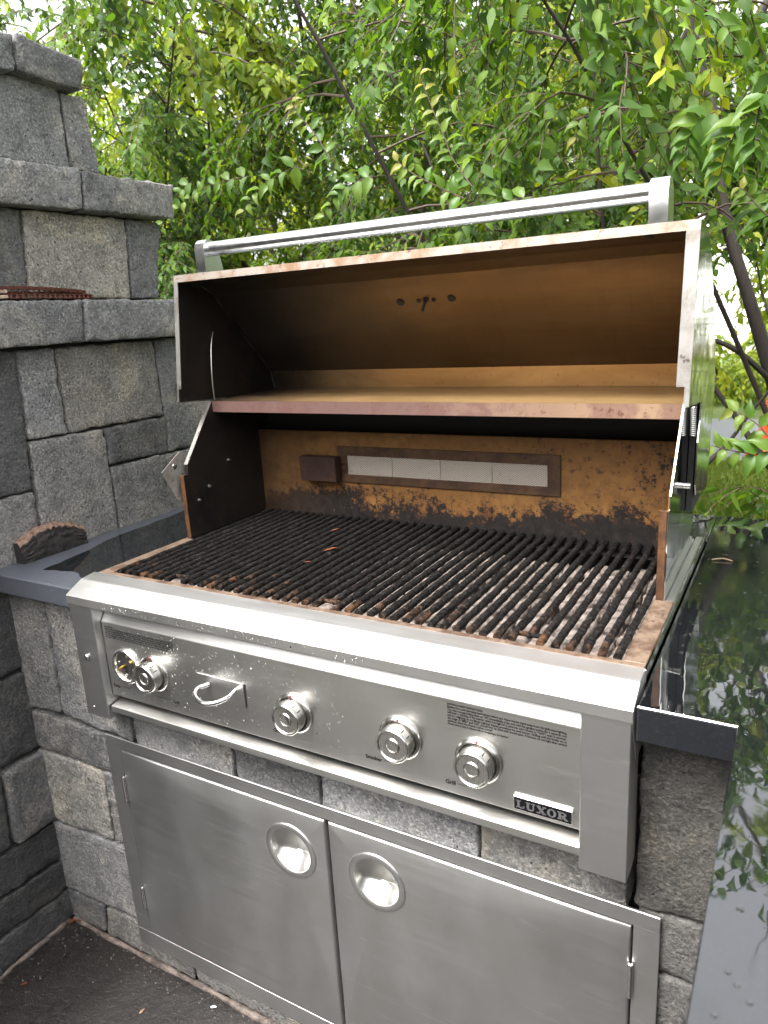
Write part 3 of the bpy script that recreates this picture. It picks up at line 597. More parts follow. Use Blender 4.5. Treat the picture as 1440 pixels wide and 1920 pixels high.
for a in (.2, 1.8, 3.3, 4.9):
    MB().lathe([(.0028, 0), (.0026, .0012), (.001, .0018)], (x + .0195 * math.sin(a), -.0386, z + .0195 * math.cos(a)), n=14).build('bezel_screw', 'bolt', eb)
# smoker tray pull
pl = MB().box(.320, .4205, -.0392, -.0374, .7365, .7800, .0004).build('smoker_tray_front', 'steel_front', gr)
MB().box(.4207, .4222, -.0395, -.0376, .7370, .7790).build('tray_gap', 'black_gap', pl, smooth=0)
ring = [(.346, -.040, .7645), (.339, -.050, .7635), (.3365, -.060, .7625), (.342, -.071, .7610), (.353, -.079, .7595), (.372, -.0845, .7580), (.388, -.080, .7590), (.399, -.070, .7610), (.404, -.058, .7625), (.404, -.050, .7635), (.402, -.040, .7645)]
def smooth_path(p, k=4):
    P = [Vector(a) for a in p]; o = []
    for i in range(len(P) - 1):
        a, b_, c, d = P[max(i - 1, 0)], P[i], P[i + 1], P[min(i + 2, len(P) - 1)]
        for j in range(k):
            t = j / k; o.append(.5 * ((2 * b_) + (-a + c) * t + (2 * a - 5 * b_ + 4 * c - d) * t * t + (-a + 3 * b_ - 3 * c + d) * t ** 3))
    return o + [P[-1]]
MB().tube(smooth_path(ring), .0040, 12).build('pull_handle', 'chrome', pl, smooth=50)
# rim around the grates
rim = MB(); rim.box(.034, 1.0335, .0168, .0290, .880, .9062, .0008); rim.box(1.0052, 1.0335, .0292, .250, .878, .9062, .0008); rim.box(.034, .0630, .0292, .250, .878, .9062, .0008)
rim.build('rim', 'rusty_rim', gr)
for x0, x1, xs in ((1.0205, 1.0335, 1.0225), (.0300, .0430, .041)):
    MB().box(x0, x1, .2505, .605, .880, .9045, .0015).build('side_rail', 'steel_leg', gr)
MB().box(1.0092, 1.0202, .2505, .580, .880, .9075, .001).build('side_rail', 'steel_leg', gr)
MB().box(1.0340, 1.0365, .014, .606, .80, .9056, .0006).build('side_skin', 'steel_polished', gr)
# firebox inside
fb = MB(); fb.box(.055, .0628, .0292, .518, .80, .9045); fb.box(1.0055, 1.0090, .0292, .518, .80, .9045); fb.box(.055, 1.009, .0200, .0285, .80, .8795); fb.box(.055, 1.009, .020, .518, .795, .80)
fb.build('firebox', 'ash_tray', gr, smooth=0)
back = MB().box(.052, 1.0085, .5085, .5125, .895, 1.1035).build('back_wall', 'burnt_wall', gr, origin=(0, .5085, .905), smooth=0)
MB().box(.06, 1.005, .488, .5080, .893, .9005).build('back_ledge', 'sooty_side', gr, smooth=0)
MB().box(.052, 1.0085, .545, .55, 1.08, 1.19).build('vent_wall', 'black_gap', gr, smooth=0)
# rotisserie burner
MBf = MB()
ox0, ox1, oz0, oz1, ix0, ix1, iz0, iz1 = .275, .7850, .990, 1.0720, .300, .7600, 1.008, 1.0515
MBf.box(ox0, ox1, .5035, .5084, iz1, oz1, .0006); MBf.box(ox0, ox1, .5035, .5084, oz0, iz0, .0006); MBf.box(ox0, ix0, .5036, .5084, iz0, iz1); MBf.box(ix1, ox1, .5036, .5084, iz0, iz1)
bf = MBf.build('rotisserie_burner', 'burner_frame', gr, smooth=0)
tw = (ix1 - ix0) / 4
for k in range(4):
    MB().box(ix0 + k * tw + .0005, ix0 + (k + 1) * tw - .0005, .5055, .5082, iz0, iz1, .0004).build('ceramic_tile', 'ceramic', bf)
bx_ = MB(); bx_.box(.188, .285, .4760, .5032, .9940, 1.0500, .0015); bx_.lathe([(.004, 0), (.0035, .001)], (.200, .476, 1.018), n=12); igb = bx_.build('igniter_box', 'burner_box', gr)
MB().tube([(.284, .498, 1.020), (.300, .497, 1.020), (.303, .497, 1.023), (.303, .497, 1.032), (.300, .497, 1.035), (.284, .498, 1.035)], .0013, 6).build('igniter_wire', 'burner_box', igb)
# fixed side panels
side = [(.2505, .9065), (.2500, 1.045), (.2640, 1.0455), (.2655, 1.066), (.3600, 1.1890), (.545, 1.1890), (.545, .9065)]
MB().prism(side, 0, .0430, .0520).build('side_panel', 'sooty_side', gr, smooth=0)
e = MB(); e.add([(.0425, .2640, 1.0665), (.0525, .2640, 1.0665), (.0525, .3585, 1.1893), (.0425, .3585, 1.1893), (.0425, .2660, 1.0660), (.0525, .2660, 1.0660), (.0525, .3605, 1.1888), (.0425, .3605, 1.1888)], [(0, 1, 2, 3), (0, 1, 5, 4), (1, 2, 6, 5), (2, 3, 7, 6), (3, 0, 4, 7)]); e.build('panel_edge', 'steel_flange', gr, smooth=0)
MB().prism(side, 0, 1.0185, 1.0203).build('side_panel', 'steel_polished', gr, smooth=0)
MB().prism([(.2520, .9065), (.2515, 1.045), (.2640, 1.0455), (.2660, 1.066), (.3610, 1.1885), (.545, 1.1885), (.545, .9065)], 0, 1.0172, 1.0184).build('panel_liner', 'burnt_wall', gr, smooth=0)
MB().box(1.0075, 1.0183, .2475, .2505, .9065, 1.0470, .0004).build('panel_front_edge', 'brown_edge', gr)
MB().box(.0425, .0530, .2475, .2502, .9065, 1.0465, .0004).build('panel_front_edge', 'brown_edge', gr)
for y, zz in ((.392, 1.052), (.321, 1.007), (.285, .984)):
    MB().lathe([(.0042, 0), (.0040, .002), (.0025, .0028), (.0022, .006)], (.052, y, zz), (1, 0, 0), n=12).build('panel_bolt', 'bolt', gr)
# canopy between the hood and the back wall
cn = MB(); cn.sheet([(.3640, 1.1650), (.3600, 1.1655), (.3598, 1.1893)], .0525, 1.0180, -.0012, 12); cl = cn.build('canopy_lip', 'canopy_lip', gr, smooth=25)
MB().sheet([(.3600, 1.1905), (.6040, 1.1905)], .0525, 1.0180, -.0010, 12).build('canopy_top', 'gold_plate', gr, origin=(0, 0, 0), smooth=25)
# hinge stop plate on the outer left side
pf = MB(); pf.prism([(.2680, 1.094), (.2930, 1.058), (.2900, 1.042), (.2640, 1.047), (.2640, .992), (.2460, .990), (.2100, 1.059)], 0, .0300, .0312); pf.prism([(.246, .9935), (.266, 1.004), (.268, .986), (.249, .986)], 0, .0335, .0345)
pf.build('hinge_plate', 'steel_plate', gr, smooth=0)
MB().lathe([(.0060, 0), (.0055, .001), (.004, .0016)], (.0312, .248, 1.065), (1, 0, 0), n=16).build('hinge_rivet', 'bolt', gr)
# right hinge: spring, bolt
sp = []
for k in range(0, 14 * 10):
    a = 2 * math.pi * k / 10; sp.append((1.0275 + .0042 * math.cos(a), .408 + .0042 * math.sin(a) + k * .00009, 1.178 - k * .00034))
MB().tube(sp, .0011, 5).build('hinge_spring', 'bolt', gr)
MB().tube([(1.0205, .392, 1.053), (1.0310, .392, 1.053)], .0052, 14).build('hinge_bolt', 'bolt', gr)
MB().box(1.0212, 1.0300, .43, .60, 1.00, 1.19).build('hinge_housing', 'black_gap', gr, smooth=0)

# hood, swung open (a part with its own pieces)
hood_in = [(.3160, 1.4385), (.3450, 1.4360), (.3900, 1.4300), (.4200, 1.4150), (.4450, 1.3900), (.5980, 1.2330), (.6070, 1.1900), (.5960, 1.1500), (.5840, 1.0960)]
hood_out = [(.3165, 1.4520), (.3700, 1.4490), (.4150, 1.4390), (.4420, 1.4250), (.4680, 1.4030), (.4980, 1.3720), (.5290, 1.3360), (.5640, 1.2950), (.5960, 1.2560), (.6140, 1.2180), (.6200, 1.1830), (.6160, 1.1500), (.6040, 1.1000), (.5920, 1.0400), (.5800, 1.0080)]
hp = [(p.x, p.y) for p in smooth_path([(a, b_, 0) for a, b_ in hood_out], 3)]
hood = MB().sheet(hp, .0300, 1.0360, -.0012, 10).build('hood', 'steel_polished', gr, smooth=35)
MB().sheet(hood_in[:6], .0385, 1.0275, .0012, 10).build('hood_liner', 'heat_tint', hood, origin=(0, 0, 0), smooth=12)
MB().sheet(hood_in[5:], .0385, 1.0275, .0012, 10).build('hood_liner', 'gold_plate', hood, origin=(0, 0, 0), smooth=12)
hs_poly = [(.2830, 1.1950), (.3165, 1.4520)] + hp[1:] + [(.450, 1.0230), (.428, 1.0300), (.414, 1.0500), (.416, 1.1200), (.430, 1.1540), (.437, 1.1850), (.40, 1.1865)]
MB().prism(hs_poly, 0, 1.0343, 1.0362).build('hood_side', 'steel_polished', hood, smooth=0)
MB().prism(hs_poly, 0, .0298, .0317).build('hood_side', 'steel_flange', hood, smooth=0)
li = [(.2860, 1.1960), (.3170, 1.4380)] + hood_in[1:] + [(.56, 1.03), (.43, 1.19)]
MB().prism(li, 0, .0318, .0332).build('hood_side_liner', 'sooty_side', hood, smooth=0)
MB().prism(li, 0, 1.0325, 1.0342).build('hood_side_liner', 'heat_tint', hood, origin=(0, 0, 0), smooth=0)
# flanges of the opening
def flange(x0, x1, zt, zb):
    yt = lambda z: .2830 + (z - 1.195) / (1.452 - 1.195) * (.3165 - .2830)
    m = MB(); m.add([(x, yt(z) + d, z) for x in (x0, x1) for z in (zb, zt) for d in (-.0016, .0002)], [(0, 1, 3, 2), (4, 6, 7, 5), (0, 4, 5, 1), (2, 3, 7, 6), (0, 2, 6, 4), (1, 5, 7, 3)]); return m
flange(1.0175, 1.0362, 1.4380, 1.2235).build('hood_flange', 'steel_flange', hood, smooth=0)
flange(1.0290, 1.0362, 1.2235, 1.1950).build('hood_flange', 'steel_flange', hood, smooth=0)
flange(.0298, .0410, 1.4380, 1.2235).build('hood_flange', 'steel_flange', hood, smooth=0)
flange(.0298, .0335, 1.2235, 1.1965).build('hood_flange', 'steel_flange', hood, smooth=0)
m = flange(.0298, 1.0362, 1.4522, 1.4381); m.build('hood_flange', 'lip_edge' if 'lip_edge' in MAT else 'canopy_lip', hood, smooth=0)
# thermometer holes and stem in the liner
def on_liner(z): t = (1.390 - z) / (1.390 - 1.233); return .445 + t * (.598 - .445)
for x, z, r in ((.478, 1.372, .0080), (.518, 1.372, .0042), (.534, 1.3735, .0060), (.550, 1.372, .0042), (.588, 1.373, .0080)):
    MB().lathe([(r, 0), (r * .95, .0016)], (x, on_liner(z) - .0006, z - .0006), (0, -.715, -.70), n=18).build('liner_hole', 'black_gap', hood, smooth=0)
MB().tube([(.534, on_liner(1.3735), 1.3735), (.532, .448, 1.352)], .0028, 8).build('thermometer_stem', 'rubber_black', hood)
for y in (.325, .340):
    MB().lathe([(.006, 0), (.0055, .0012)], (.965, y, 1.4366), (0, 0, -1), n=14).build('liner_hole', 'black_gap', hood, smooth=0)
MB().tube(smooth_path([(.0345, .409, 1.335), (.040, .392, 1.305), (.045, .380, 1.262), (.046, .376, 1.225), (.045, .378, 1.188)]), .0017, 8).build('lid_cable', 'bolt', hood, smooth=60)
# handle
for xa, xb in ((.0690, .0930), (.9600, .9870)):
    p = MB(); zt = 1.5195
    poly = [(.345, 1.4540), (.343, 1.500), (.347, 1.512), (.356, 1.5185), (.366, zt), (.378, 1.516), (.386, 1.508), (.390, 1.495), (.402, 1.4450)]
    p.prism(poly, 0, xa, xb); p.build('handle_post', 'chrome', hood, smooth=30)
    MB().box(xa - .003, xb + .003, .342, .404, 1.4440, 1.4555, .001).build('post_gasket', 'rubber_black', hood)
MB().tube([(.0925, .366, 1.5005), (.9605, .366, 1.5005)], .0145, 32).build('handle_bar', 'chrome', hood, smooth=40)

# water beads
rnd = random.Random(11)
dome = [(1, 0), (.93, .32), (.7, .6), (.38, .78), (.05, .83)]
wd_ = MB()
def bead(p, nrm, r, n=9): wd_.lathe([(a * r, h * r * .75) for a, h in dome], Vector(p) - Vector(nrm) * r * .05, nrm, n=n)
for k in range(460):
    t = rnd.betavariate(1.3, 2.6); x = .10 + t * .80; z = .69 + .145 * rnd.random() ** .8
    if any((x - kx) ** 2 + (z - kz) ** 2 < .037 ** 2 for kx, kz in zip((.143,) + knob_x, (.757,) + knob_z)): continue
    if x > .62 and rnd.random() < .8: continue
    bead((x, -.0371, z), (0, -1, 0), rnd.choice((.0007, .0008, .001, .001, .0013, .0017)))
for k in range(170):
    x = .12 + .55 * rnd.random(); bead((x, -.0541, rnd.uniform(.869, .884)), (0, -1, 0), rnd.choice((.0007, .001, .0013, .0018)))
for k in range(330):
    x = .06 + .95 * rnd.betavariate(1.3, 2.2); t = rnd.random(); bead((x, -.051 + t * .03, .8863 + t * .0147), (0, -.44, .9), rnd.choice((.0006, .0008, .001, .0014)))
for k in range(120):
    x = .32 + .36 * rnd.random(); bead((x, .366 - .0145 * .5, 1.5005 - .0145 * .866), (0, -.5, -.866), rnd.choice((.001, .0014, .002)), 8)
wo_ = wd_.build('water_beads', 'water', gr, smooth=80, recalc=False); wo_['kind'] = 'stuff'

wd_ = MB()
for k in range(420):
    x, y = rnd.uniform(1.045, 1.40), rnd.uniform(-.6, .78)
    if x < 1.15 and y < -.04: continue
    r = rnd.choice((.0012, .0016, .0022, .003)); wd_.lathe([(a * r, h * r * .35) for a, h in dome], (x, y, .8869), (0, 0, 1), n=9)
o_ = wd_.build('rain_drops', 'water', ct2, smooth=80, recalc=False); o_['kind'] = 'stuff'
gm = MB()
for k in range(420):
    if rnd.random() < .6: x, y = rnd.uniform(-.23, .9), -abs(rnd.gauss(0, .035)) - .008
    else: x, y = -.235 + abs(rnd.gauss(0, .05)), -rnd.uniform(.0, .5)
    r = rnd.uniform(.0008, .0026); a = rnd.random() * 6
    gm.add([(x + r * 1.4 * math.cos(a + q * 2.1), y + r * math.sin(a + q * 2.1), .0) for q in range(3)] + [(x, y, r * .9)], [(0, 1, 3), (1, 2, 3), (2, 0, 3)])
tag(gm.build('grit', 'grout', None, smooth=0, recalc=False), 'fine grit washed against the foot of the stone walls', 'grit', kind='stuff')

# ------------------------------------------------------------------ cooking grates
def bar_mesh(seed, y0, y1):
    m = MB(); n = 56; path = []; rr = []
    for i in range(n + 1):
        t = i / n; y = y0 + (y1 - y0) * t
        path.append((.0012 * noise.noise(Vector((y * 20, seed, 0))), y, .0010 * noise.noise(Vector((y * 25, seed, 9)))))
        rr.append(.0058 * (1 + .16 * noise.noise(Vector((y * 140, seed, 1))) + .16 * noise.noise(Vector((y * 45, seed, 2)))))
    m.tube(path, rr, 8)
    for k, v in enumerate(m.v):
        d = .0011 * noise.noise(Vector(v) * 330 + Vector((seed, 0, 0))); m.v[k] = (v[0] + d, v[1], v[2] + d)
    return m
def mk_bar_src(seed, y0, y1):
    o = bar_mesh(seed, y0, y1).build('bar', 'grate_crust', None, origin=(0, y0, 0), smooth=60); return o
YB0, YB1 = .0285, .4980
src = [mk_bar_src(s_, YB0, YB1) for s_ in range(6)]; srcs = mk_bar_src(9, .0525, YB1)
NB_ = 46; X0b, pitch = .0790, .02043
cuts = [(0, 15, 'blackened steel cooking grate next to the chimney side'), (15, 31, 'middle cooking grate with charred black bars'), (31, 46, 'cooking grate with pale briquettes showing through, by the wet counter')]
zb = .9085
for gi, (a, c, lab) in enumerate(cuts):
    xm = X0b + pitch * (a + c - 1) / 2
    g_ = thing('cooking_grate', (xm, .265, zb), lab, 'grill grate', 'cooking grates over the burners')
    mid = (a + c) // 2 + (1 if gi == 2 else 0)
    for i in range(a, c):
        s_ = srcs if i == mid else src[(i * 5 + gi) % 6]; y0 = .0525 if i == mid else YB0
        o = shared(s_, 'bar', g_, (X0b + pitch * i, y0, zb))
    xl, xr = X0b + pitch * (mid - 1), X0b + pitch * (mid + 1)
    MB().tube([(xl, .0525, zb), (xr, .0525, zb)], .0038, 8).build('lift_loop', 'grate_crust', g_, smooth=60)
    for y in (.485,):
        MB().tube([(X0b + pitch * a - .004, y, zb - .0085), (X0b + pitch * (c - 1) + .004, y, zb - .0085)], .0035, 6).build('cross_rod', 'grate_crust', g_, smooth=60)
for o in src + [srcs]: bpy.data.objects.remove(o)
# briquettes
rnd = random.Random(3)
bsrc = []
for k in range(6):
    vs, fs, _ = stone_mesh([[-.017, .014], [.017, .014], [.017, -.014], [-.017, -.014]], 1, 0, .018, -1, 50 + k, rnd=.005, amp=.003, cell=.012)
    bsrc.append(MB().add([(x, z, -y) for x, y, z in vs], fs).build('briquette', 'briquette', None, smooth=60))
for gi in range(3):
    x0, x1 = .067 + gi * .314, .067 + (gi + 1) * .314 - .004
    tr_ = thing('briquette_tray', ((x0 + x1) / 2, .26, .845), ('ceramic briquette tray under the grate by the chimney', 'ceramic briquette tray under the middle grate', 'ceramic briquette tray under the grate by the wet counter')[gi], 'briquette tray', 'briquette trays under the grates')
    MB().box(x0, x1, .035, .50, .838, .846).build('tray_base', 'ash_tray', tr_, smooth=0)
    for i in range(8):
        for j in range(14):
            if rnd.random() < .06: continue
            o = shared(bsrc[rnd.randrange(6)], 'briquette', tr_, (x0 + .020 + i * .0385 + rnd.uniform(-.003, .003), .053 + j * .0325 + rnd.uniform(-.003, .003), .864 + rnd.uniform(-.003, .003)))
            o.rotation_euler = (rnd.uniform(-.15, .15), rnd.uniform(-.15, .15), rnd.choice((0, math.pi)) + rnd.uniform(-.2, .2))
for o in bsrc: bpy.data.objects.remove(o)

# ------------------------------------------------------------------ access doors
dr = thing('access_doors', (.535, 0, .046), 'brushed steel double access doors with round recessed pulls below the grill', 'cabinet doors')
f = MB(); y0, y1 = -.0055, -.0010
f.box(0, 1.07, y0, y1, .5370, .562, .0008); f.box(0, 1.07, y0, y1, .046, .0860, .0008); f.box(0, .0405, y0 + .0001, y1, .0861, .5369); f.box(1.0365, 1.07, y0 + .0001, y1, .0861, .5369)
f.build('frame', 'steel_door', dr)
f = MB(); f.box(.03, 1.045, .046, .052, .08, .542); f.build('dark_recess', 'black_gap', dr, smooth=0)
def door(x0, x1, z0, z1, cx, cz, r, hinge_x):
    n = 48; ang = sorted([2 * math.pi * k / n for k in range(n)] + [math.atan2(zz - cz, xx - cx) % (2 * math.pi) for xx in (x0, x1) for zz in (z0, z1)])
    vs = []; fs = []; Yf = -.0075
    for a in ang:
        d = (math.cos(a), math.sin(a)); ts = []
        if d[0] > 1e-9: ts.append((x1 - cx) / d[0])
        if d[0] < -1e-9: ts.append((x0 - cx) / d[0])
        if d[1] > 1e-9: ts.append((z1 - cz) / d[1])
        if d[1] < -1e-9: ts.append((z0 - cz) / d[1])
        t = min(ts); px_, pz_ = cx + d[0] * t, cz + d[1] * t; q_ = .0030
        vs += [(cx + d[0] * r, Yf, cz + d[1] * r), (min(max(px_, x0 + q_), x1 - q_), Yf, min(max(pz_, z0 + q_), z1 - q_)), (min(max(px_, x0 + q_ * .35), x1 - q_ * .35), Yf + .0009, min(max(pz_, z0 + q_ * .35), z1 - q_ * .35)), (px_, Yf + .003, pz_), (px_, .006, pz_)]
    k = len(ang)
    for i in range(k):
        j = (i + 1) % k; fs += [(5 * i + e_, 5 * i + e_ + 1, 5 * j + e_ + 1, 5 * j + e_) for e_ in range(4)]
    m = MB().add(vs, fs); d_ = m.build('door', 'steel_door', dr, smooth=40)
    ring = MB(); ring.lathe([(.0432, -.004), (.0432, .0022), (.0445, .0030), (.0520, .0026), (.0540, .0012), (.0545, 0), (.0545, -.001)], (cx, Yf, cz), n=64, cap=False); ring.build('pull_ring', 'steel_leg', d_, smooth=40)
    cup = MB(); nr, na = 14, 64; vs = []; fs = []; rc = .0433
    for i in range(nr + 1):
        for j in range(na):
            rr_ = rc * i / nr; a = 2 * math.pi * j / na; X = rr_ * math.cos(a); Z = rr_ * math.sin(a); h = math.sqrt(max(rc * rc - X * X, 0)); dep = min((h - Z) * .42, (h + Z) * 1.05 + .000, .030)
            vs.append((cx + X, Yf + .0006 + max(dep, 0), cz + Z))
    for i in range(nr):
        for j in range(na): fs.append((i * na + j, i * na + (j + 1) % na, (i + 1) * na + (j + 1) % na, (i + 1) * na + j))
    cup.add(vs, fs); cup.build('pull_cup', 'steel_front', d_, smooth=50)
    for z in (.447, .178):
        m = MB(); m.tube([(hinge_x, -.0095, z - .027), (hinge_x, -.0095, z)], .0042, 14); m.tube([(hinge_x, -.0095, z + .0005), (hinge_x, -.0095, z + .027)], .0042, 14); m.lathe([(.0042, 0), (.0034, .002), (.001, .0028)], (hinge_x, -.0095, z + .027), (0, 0, 1), n=14)
        m.build('hinge', 'chrome', d_, smooth=40)
    return d_
door(.0425, .5345, .0880, .5345, .458, .449, .0436, .0405)
door(.5425, 1.0335, .0880, .5345, .632, .450, .0436, 1.0352)

# ------------------------------------------------------------------ small things
# charred wood slab leaning on the chimney
rnd = random.Random(5)
m = MB(); ny, nz = 40, 12; vs = []; fs = []; mi = []
def wtop(t): return .920 + .034 * math.sin(math.pi * (.12 + .80 * t)) + .0035 * noise.noise(Vector((t * 38, 2, 0))) + .003 * noise.noise(Vector((t * 90, 5, 0)))
for i in range(ny + 1):
    t = i / ny; y = .030 + .160 * t + .0025 * noise.noise(Vector((0, t * 3, 1)))
    zt = wtop(t); zf = zt - .009 - .006 * noise.noise(Vector((t * 22, 9, 0)))
    for j in range(nz + 1):
        v = j / nz; z = .8875 + (zf - .8875) * v
        vs.append((-.212 + .004 * noise.noise(Vector((t * 5, v * 26, 3))) + .003 * noise.noise(Vector((t * 25, v * 60, 7))) - .006 * v * v, y, z))
    vs.append((-.225 + .003 * noise.noise(Vector((t * 40, 1, 1))), y, zt)); vs.append((-.240, y, zt - .002)); vs.append((-.240, y, .8875))
w_ = nz + 4
for i in range(ny):
    for j in range(w_):
        k = (j + 1) % w_; fs.append((i * w_ + j, i * w_ + k, (i + 1) * w_ + k, (i + 1) * w_ + j)); mi.append(1 if j in (nz, nz + 1) else 0)
fs += [tuple(range(w_)), tuple(ny * w_ + j for j in range(w_))]; mi += [0, 0]
m.add(vs, fs); m.mi = mi
tag(m.build('charred_log', ['char_wood', 'char_top'], None, origin=(-.226, .11, .8875), smooth=40), 'charred half-round wood slab with a pale split top against the chimney', 'firewood')

# bicycle chain on the ledge
ch = thing('rusty_chain', (-.222, .2, 1.42), 'rust-brown roller chain heaped on the chimney ledge', 'chain')
def link_src(wide):
    m = MB(); hw = .0042 if wide else .0029; P = .0127
    for s_ in (-1, 1):
        poly = [(-P / 2 + .0041 * math.cos(a), .0041 * math.sin(a)) for a in [math.pi / 2 + math.pi * k / 5 for k in range(6)]] + [(0, -.0030)] + [(P / 2 + .0041 * math.cos(a), .0041 * math.sin(a)) for a in [-math.pi / 2 + math.pi * k / 5 for k in range(6)]] + [(0, .0030)]
        m.prism([(a, c) for a, c in poly], 1, s_ * hw - .0005, s_ * hw + .0005)
    if not wide:
        for x in (-P / 2, P / 2): m.tube([(x, -.0024, 0), (x, .0024, 0)], .0036, 8)
    else:
        for x in (-P / 2, P / 2): m.tube([(x, -.0052, 0), (x, .0052, 0)], .0017, 6)
    return m.build('link', 'chain_rust', None, origin=(0, 0, 0), smooth=30)
ls = [link_src(False), link_src(True)]
def chain_run(pts, roll):
    pts = smooth_path(pts, 10); acc = 0; k = 0; last = pts[0]; nxt = 0.
    L = [0]
    for a, c in zip(pts[:-1], pts[1:]): L.append(L[-1] + (c - a).length)
    def at(s_):
        for i in range(len(L) - 1):
            if L[i + 1] >= s_: return pts[i].lerp(pts[i + 1], (s_ - L[i]) / max(L[i + 1] - L[i], 1e-9))
        return pts[-1]
    s_ = 0
    while s_ + .0127 <= L[-1]:
        a, c = at(s_), at(s_ + .0127); d = (c - a).normalized(); up = Vector((0, 0, 1)) if roll == 0 else Vector((1, 0, .15))
        yv = up.cross(d).normalized(); zv = d.cross(yv); o = shared(ls[k % 2], 'link', ch, (a + c) / 2)
        o.rotation_euler = Matrix((d, yv, zv)).transposed().to_euler(); k += 1; s_ += .0127
chain_run([(-.222, .07, 1.4430), (-.219, .13, 1.4440), (-.222, .18, 1.4430), (-.224, .226, 1.4415), (-.228, .27, 1.4390), (-.232, .31, 1.4360)], 0)
chain_run([(-.220, .10, 1.4270), (-.217, .16, 1.4275), (-.219, .22, 1.4270), (-.222, .28, 1.4270), (-.228, .322, 1.4270)], 1)
chain_run([(-.236, .09, 1.4350), (-.238, .15, 1.4350), (-.236, .22, 1.4345), (-.234, .30, 1.4300), (-.238, .325, 1.4275)], 0)
for o in ls: bpy.data.objects.remove(o)
m = MB(); m.box(-.232, -.216, -.03, .106, 1.4335, 1.4410, .0012); m.box(-.232, -.216, -.03, .106, 1.4232, 1.4300, .0012); m.box(-.231, -.217, -.03, .03, 1.4300, 1.4335)
tag(m.build('wooden_tongs', 'wood_grey', None, origin=(-.224, .04, 1.42)), 'pale wooden tool end lying beside the rusty chain', 'tongs')

def leaf_bits(name, loc, size, rot, mat, label, cat='leaf'):
    m = MB(); r = random.Random(hash(loc) & 255)
    m.add([(0, 0, 0), (.35, .22, .04), (.7, .16, .10), (1, 0, .06), (.7, -.2, .14), (.3, -.24, .08)], [(0, 1, 2), (0, 2, 3), (0, 3, 4), (0, 4, 5)])
    cs, sn = math.cos(rot), math.sin(rot); m.v = [(loc[0] + (x * cs - y * sn) * size, loc[1] + (x * sn + y * cs) * size, loc[2] + z * size) for x, y, z in m.v]
    return tag(m.build(name, mat, None, origin=loc, smooth=60), label, cat)
leaf_bits('fallen_leaf', (-.235, -.022, .004), .030, 1.2, 'dead_leaf', 'orange dead leaf caught in the floor corner by the chimney')
leaf_bits('fallen_leaf', (-.226, -.006, .006), .022, .3, 'dead_leaf', 'small orange leaf scrap at the foot of the island corner')
leaf_bits('fallen_leaf', (-.188, -.178, .002), .016, .6, 'dead_leaf', 'lone orange leaf scrap on the wet floor')
leaf_bits('fallen_leaf', (.100, -.110, .002), .014, 1.4, 'split_wood', 'tiny yellow leaf scrap on the wet floor')
leaf_bits('paper_scrap', (.222, -.032, .003), .014, .4, 'white_bit', 'tiny white scrap on the wet floor below the doors', 'litter')
for i, (x, y, s_, rt, lab) in enumerate(((.392, .255, .030, .8, 'brown leaf scrap lying on the middle of the grate bars'), (.330, .375, .022, .9, 'red-brown leaf scrap near the back of the grate bars'), (.395, .185, .016, .2, 'small brown crumb on the grate nearer the front rail'))):
    leaf_bits('leaf_scrap', (x, y, zb + .006), s_, rt, 'dead_leaf', lab)

leaf_bits('fallen_leaf', (1.197, -.245, .889), .018, 2.4, 'split_wood', 'curled yellow leaf on the wet counter at the picture edge')
tag(MB().tube(smooth_path([(1.058, .52, .889), (1.075, .527, .891), (1.092, .524, .889)]), .0012, 5).build('pale_twig', 'split_wood', None, origin=(1.07, .52, .887), smooth=60), 'short pale twig on the wet counter behind the grill rail', 'twig')
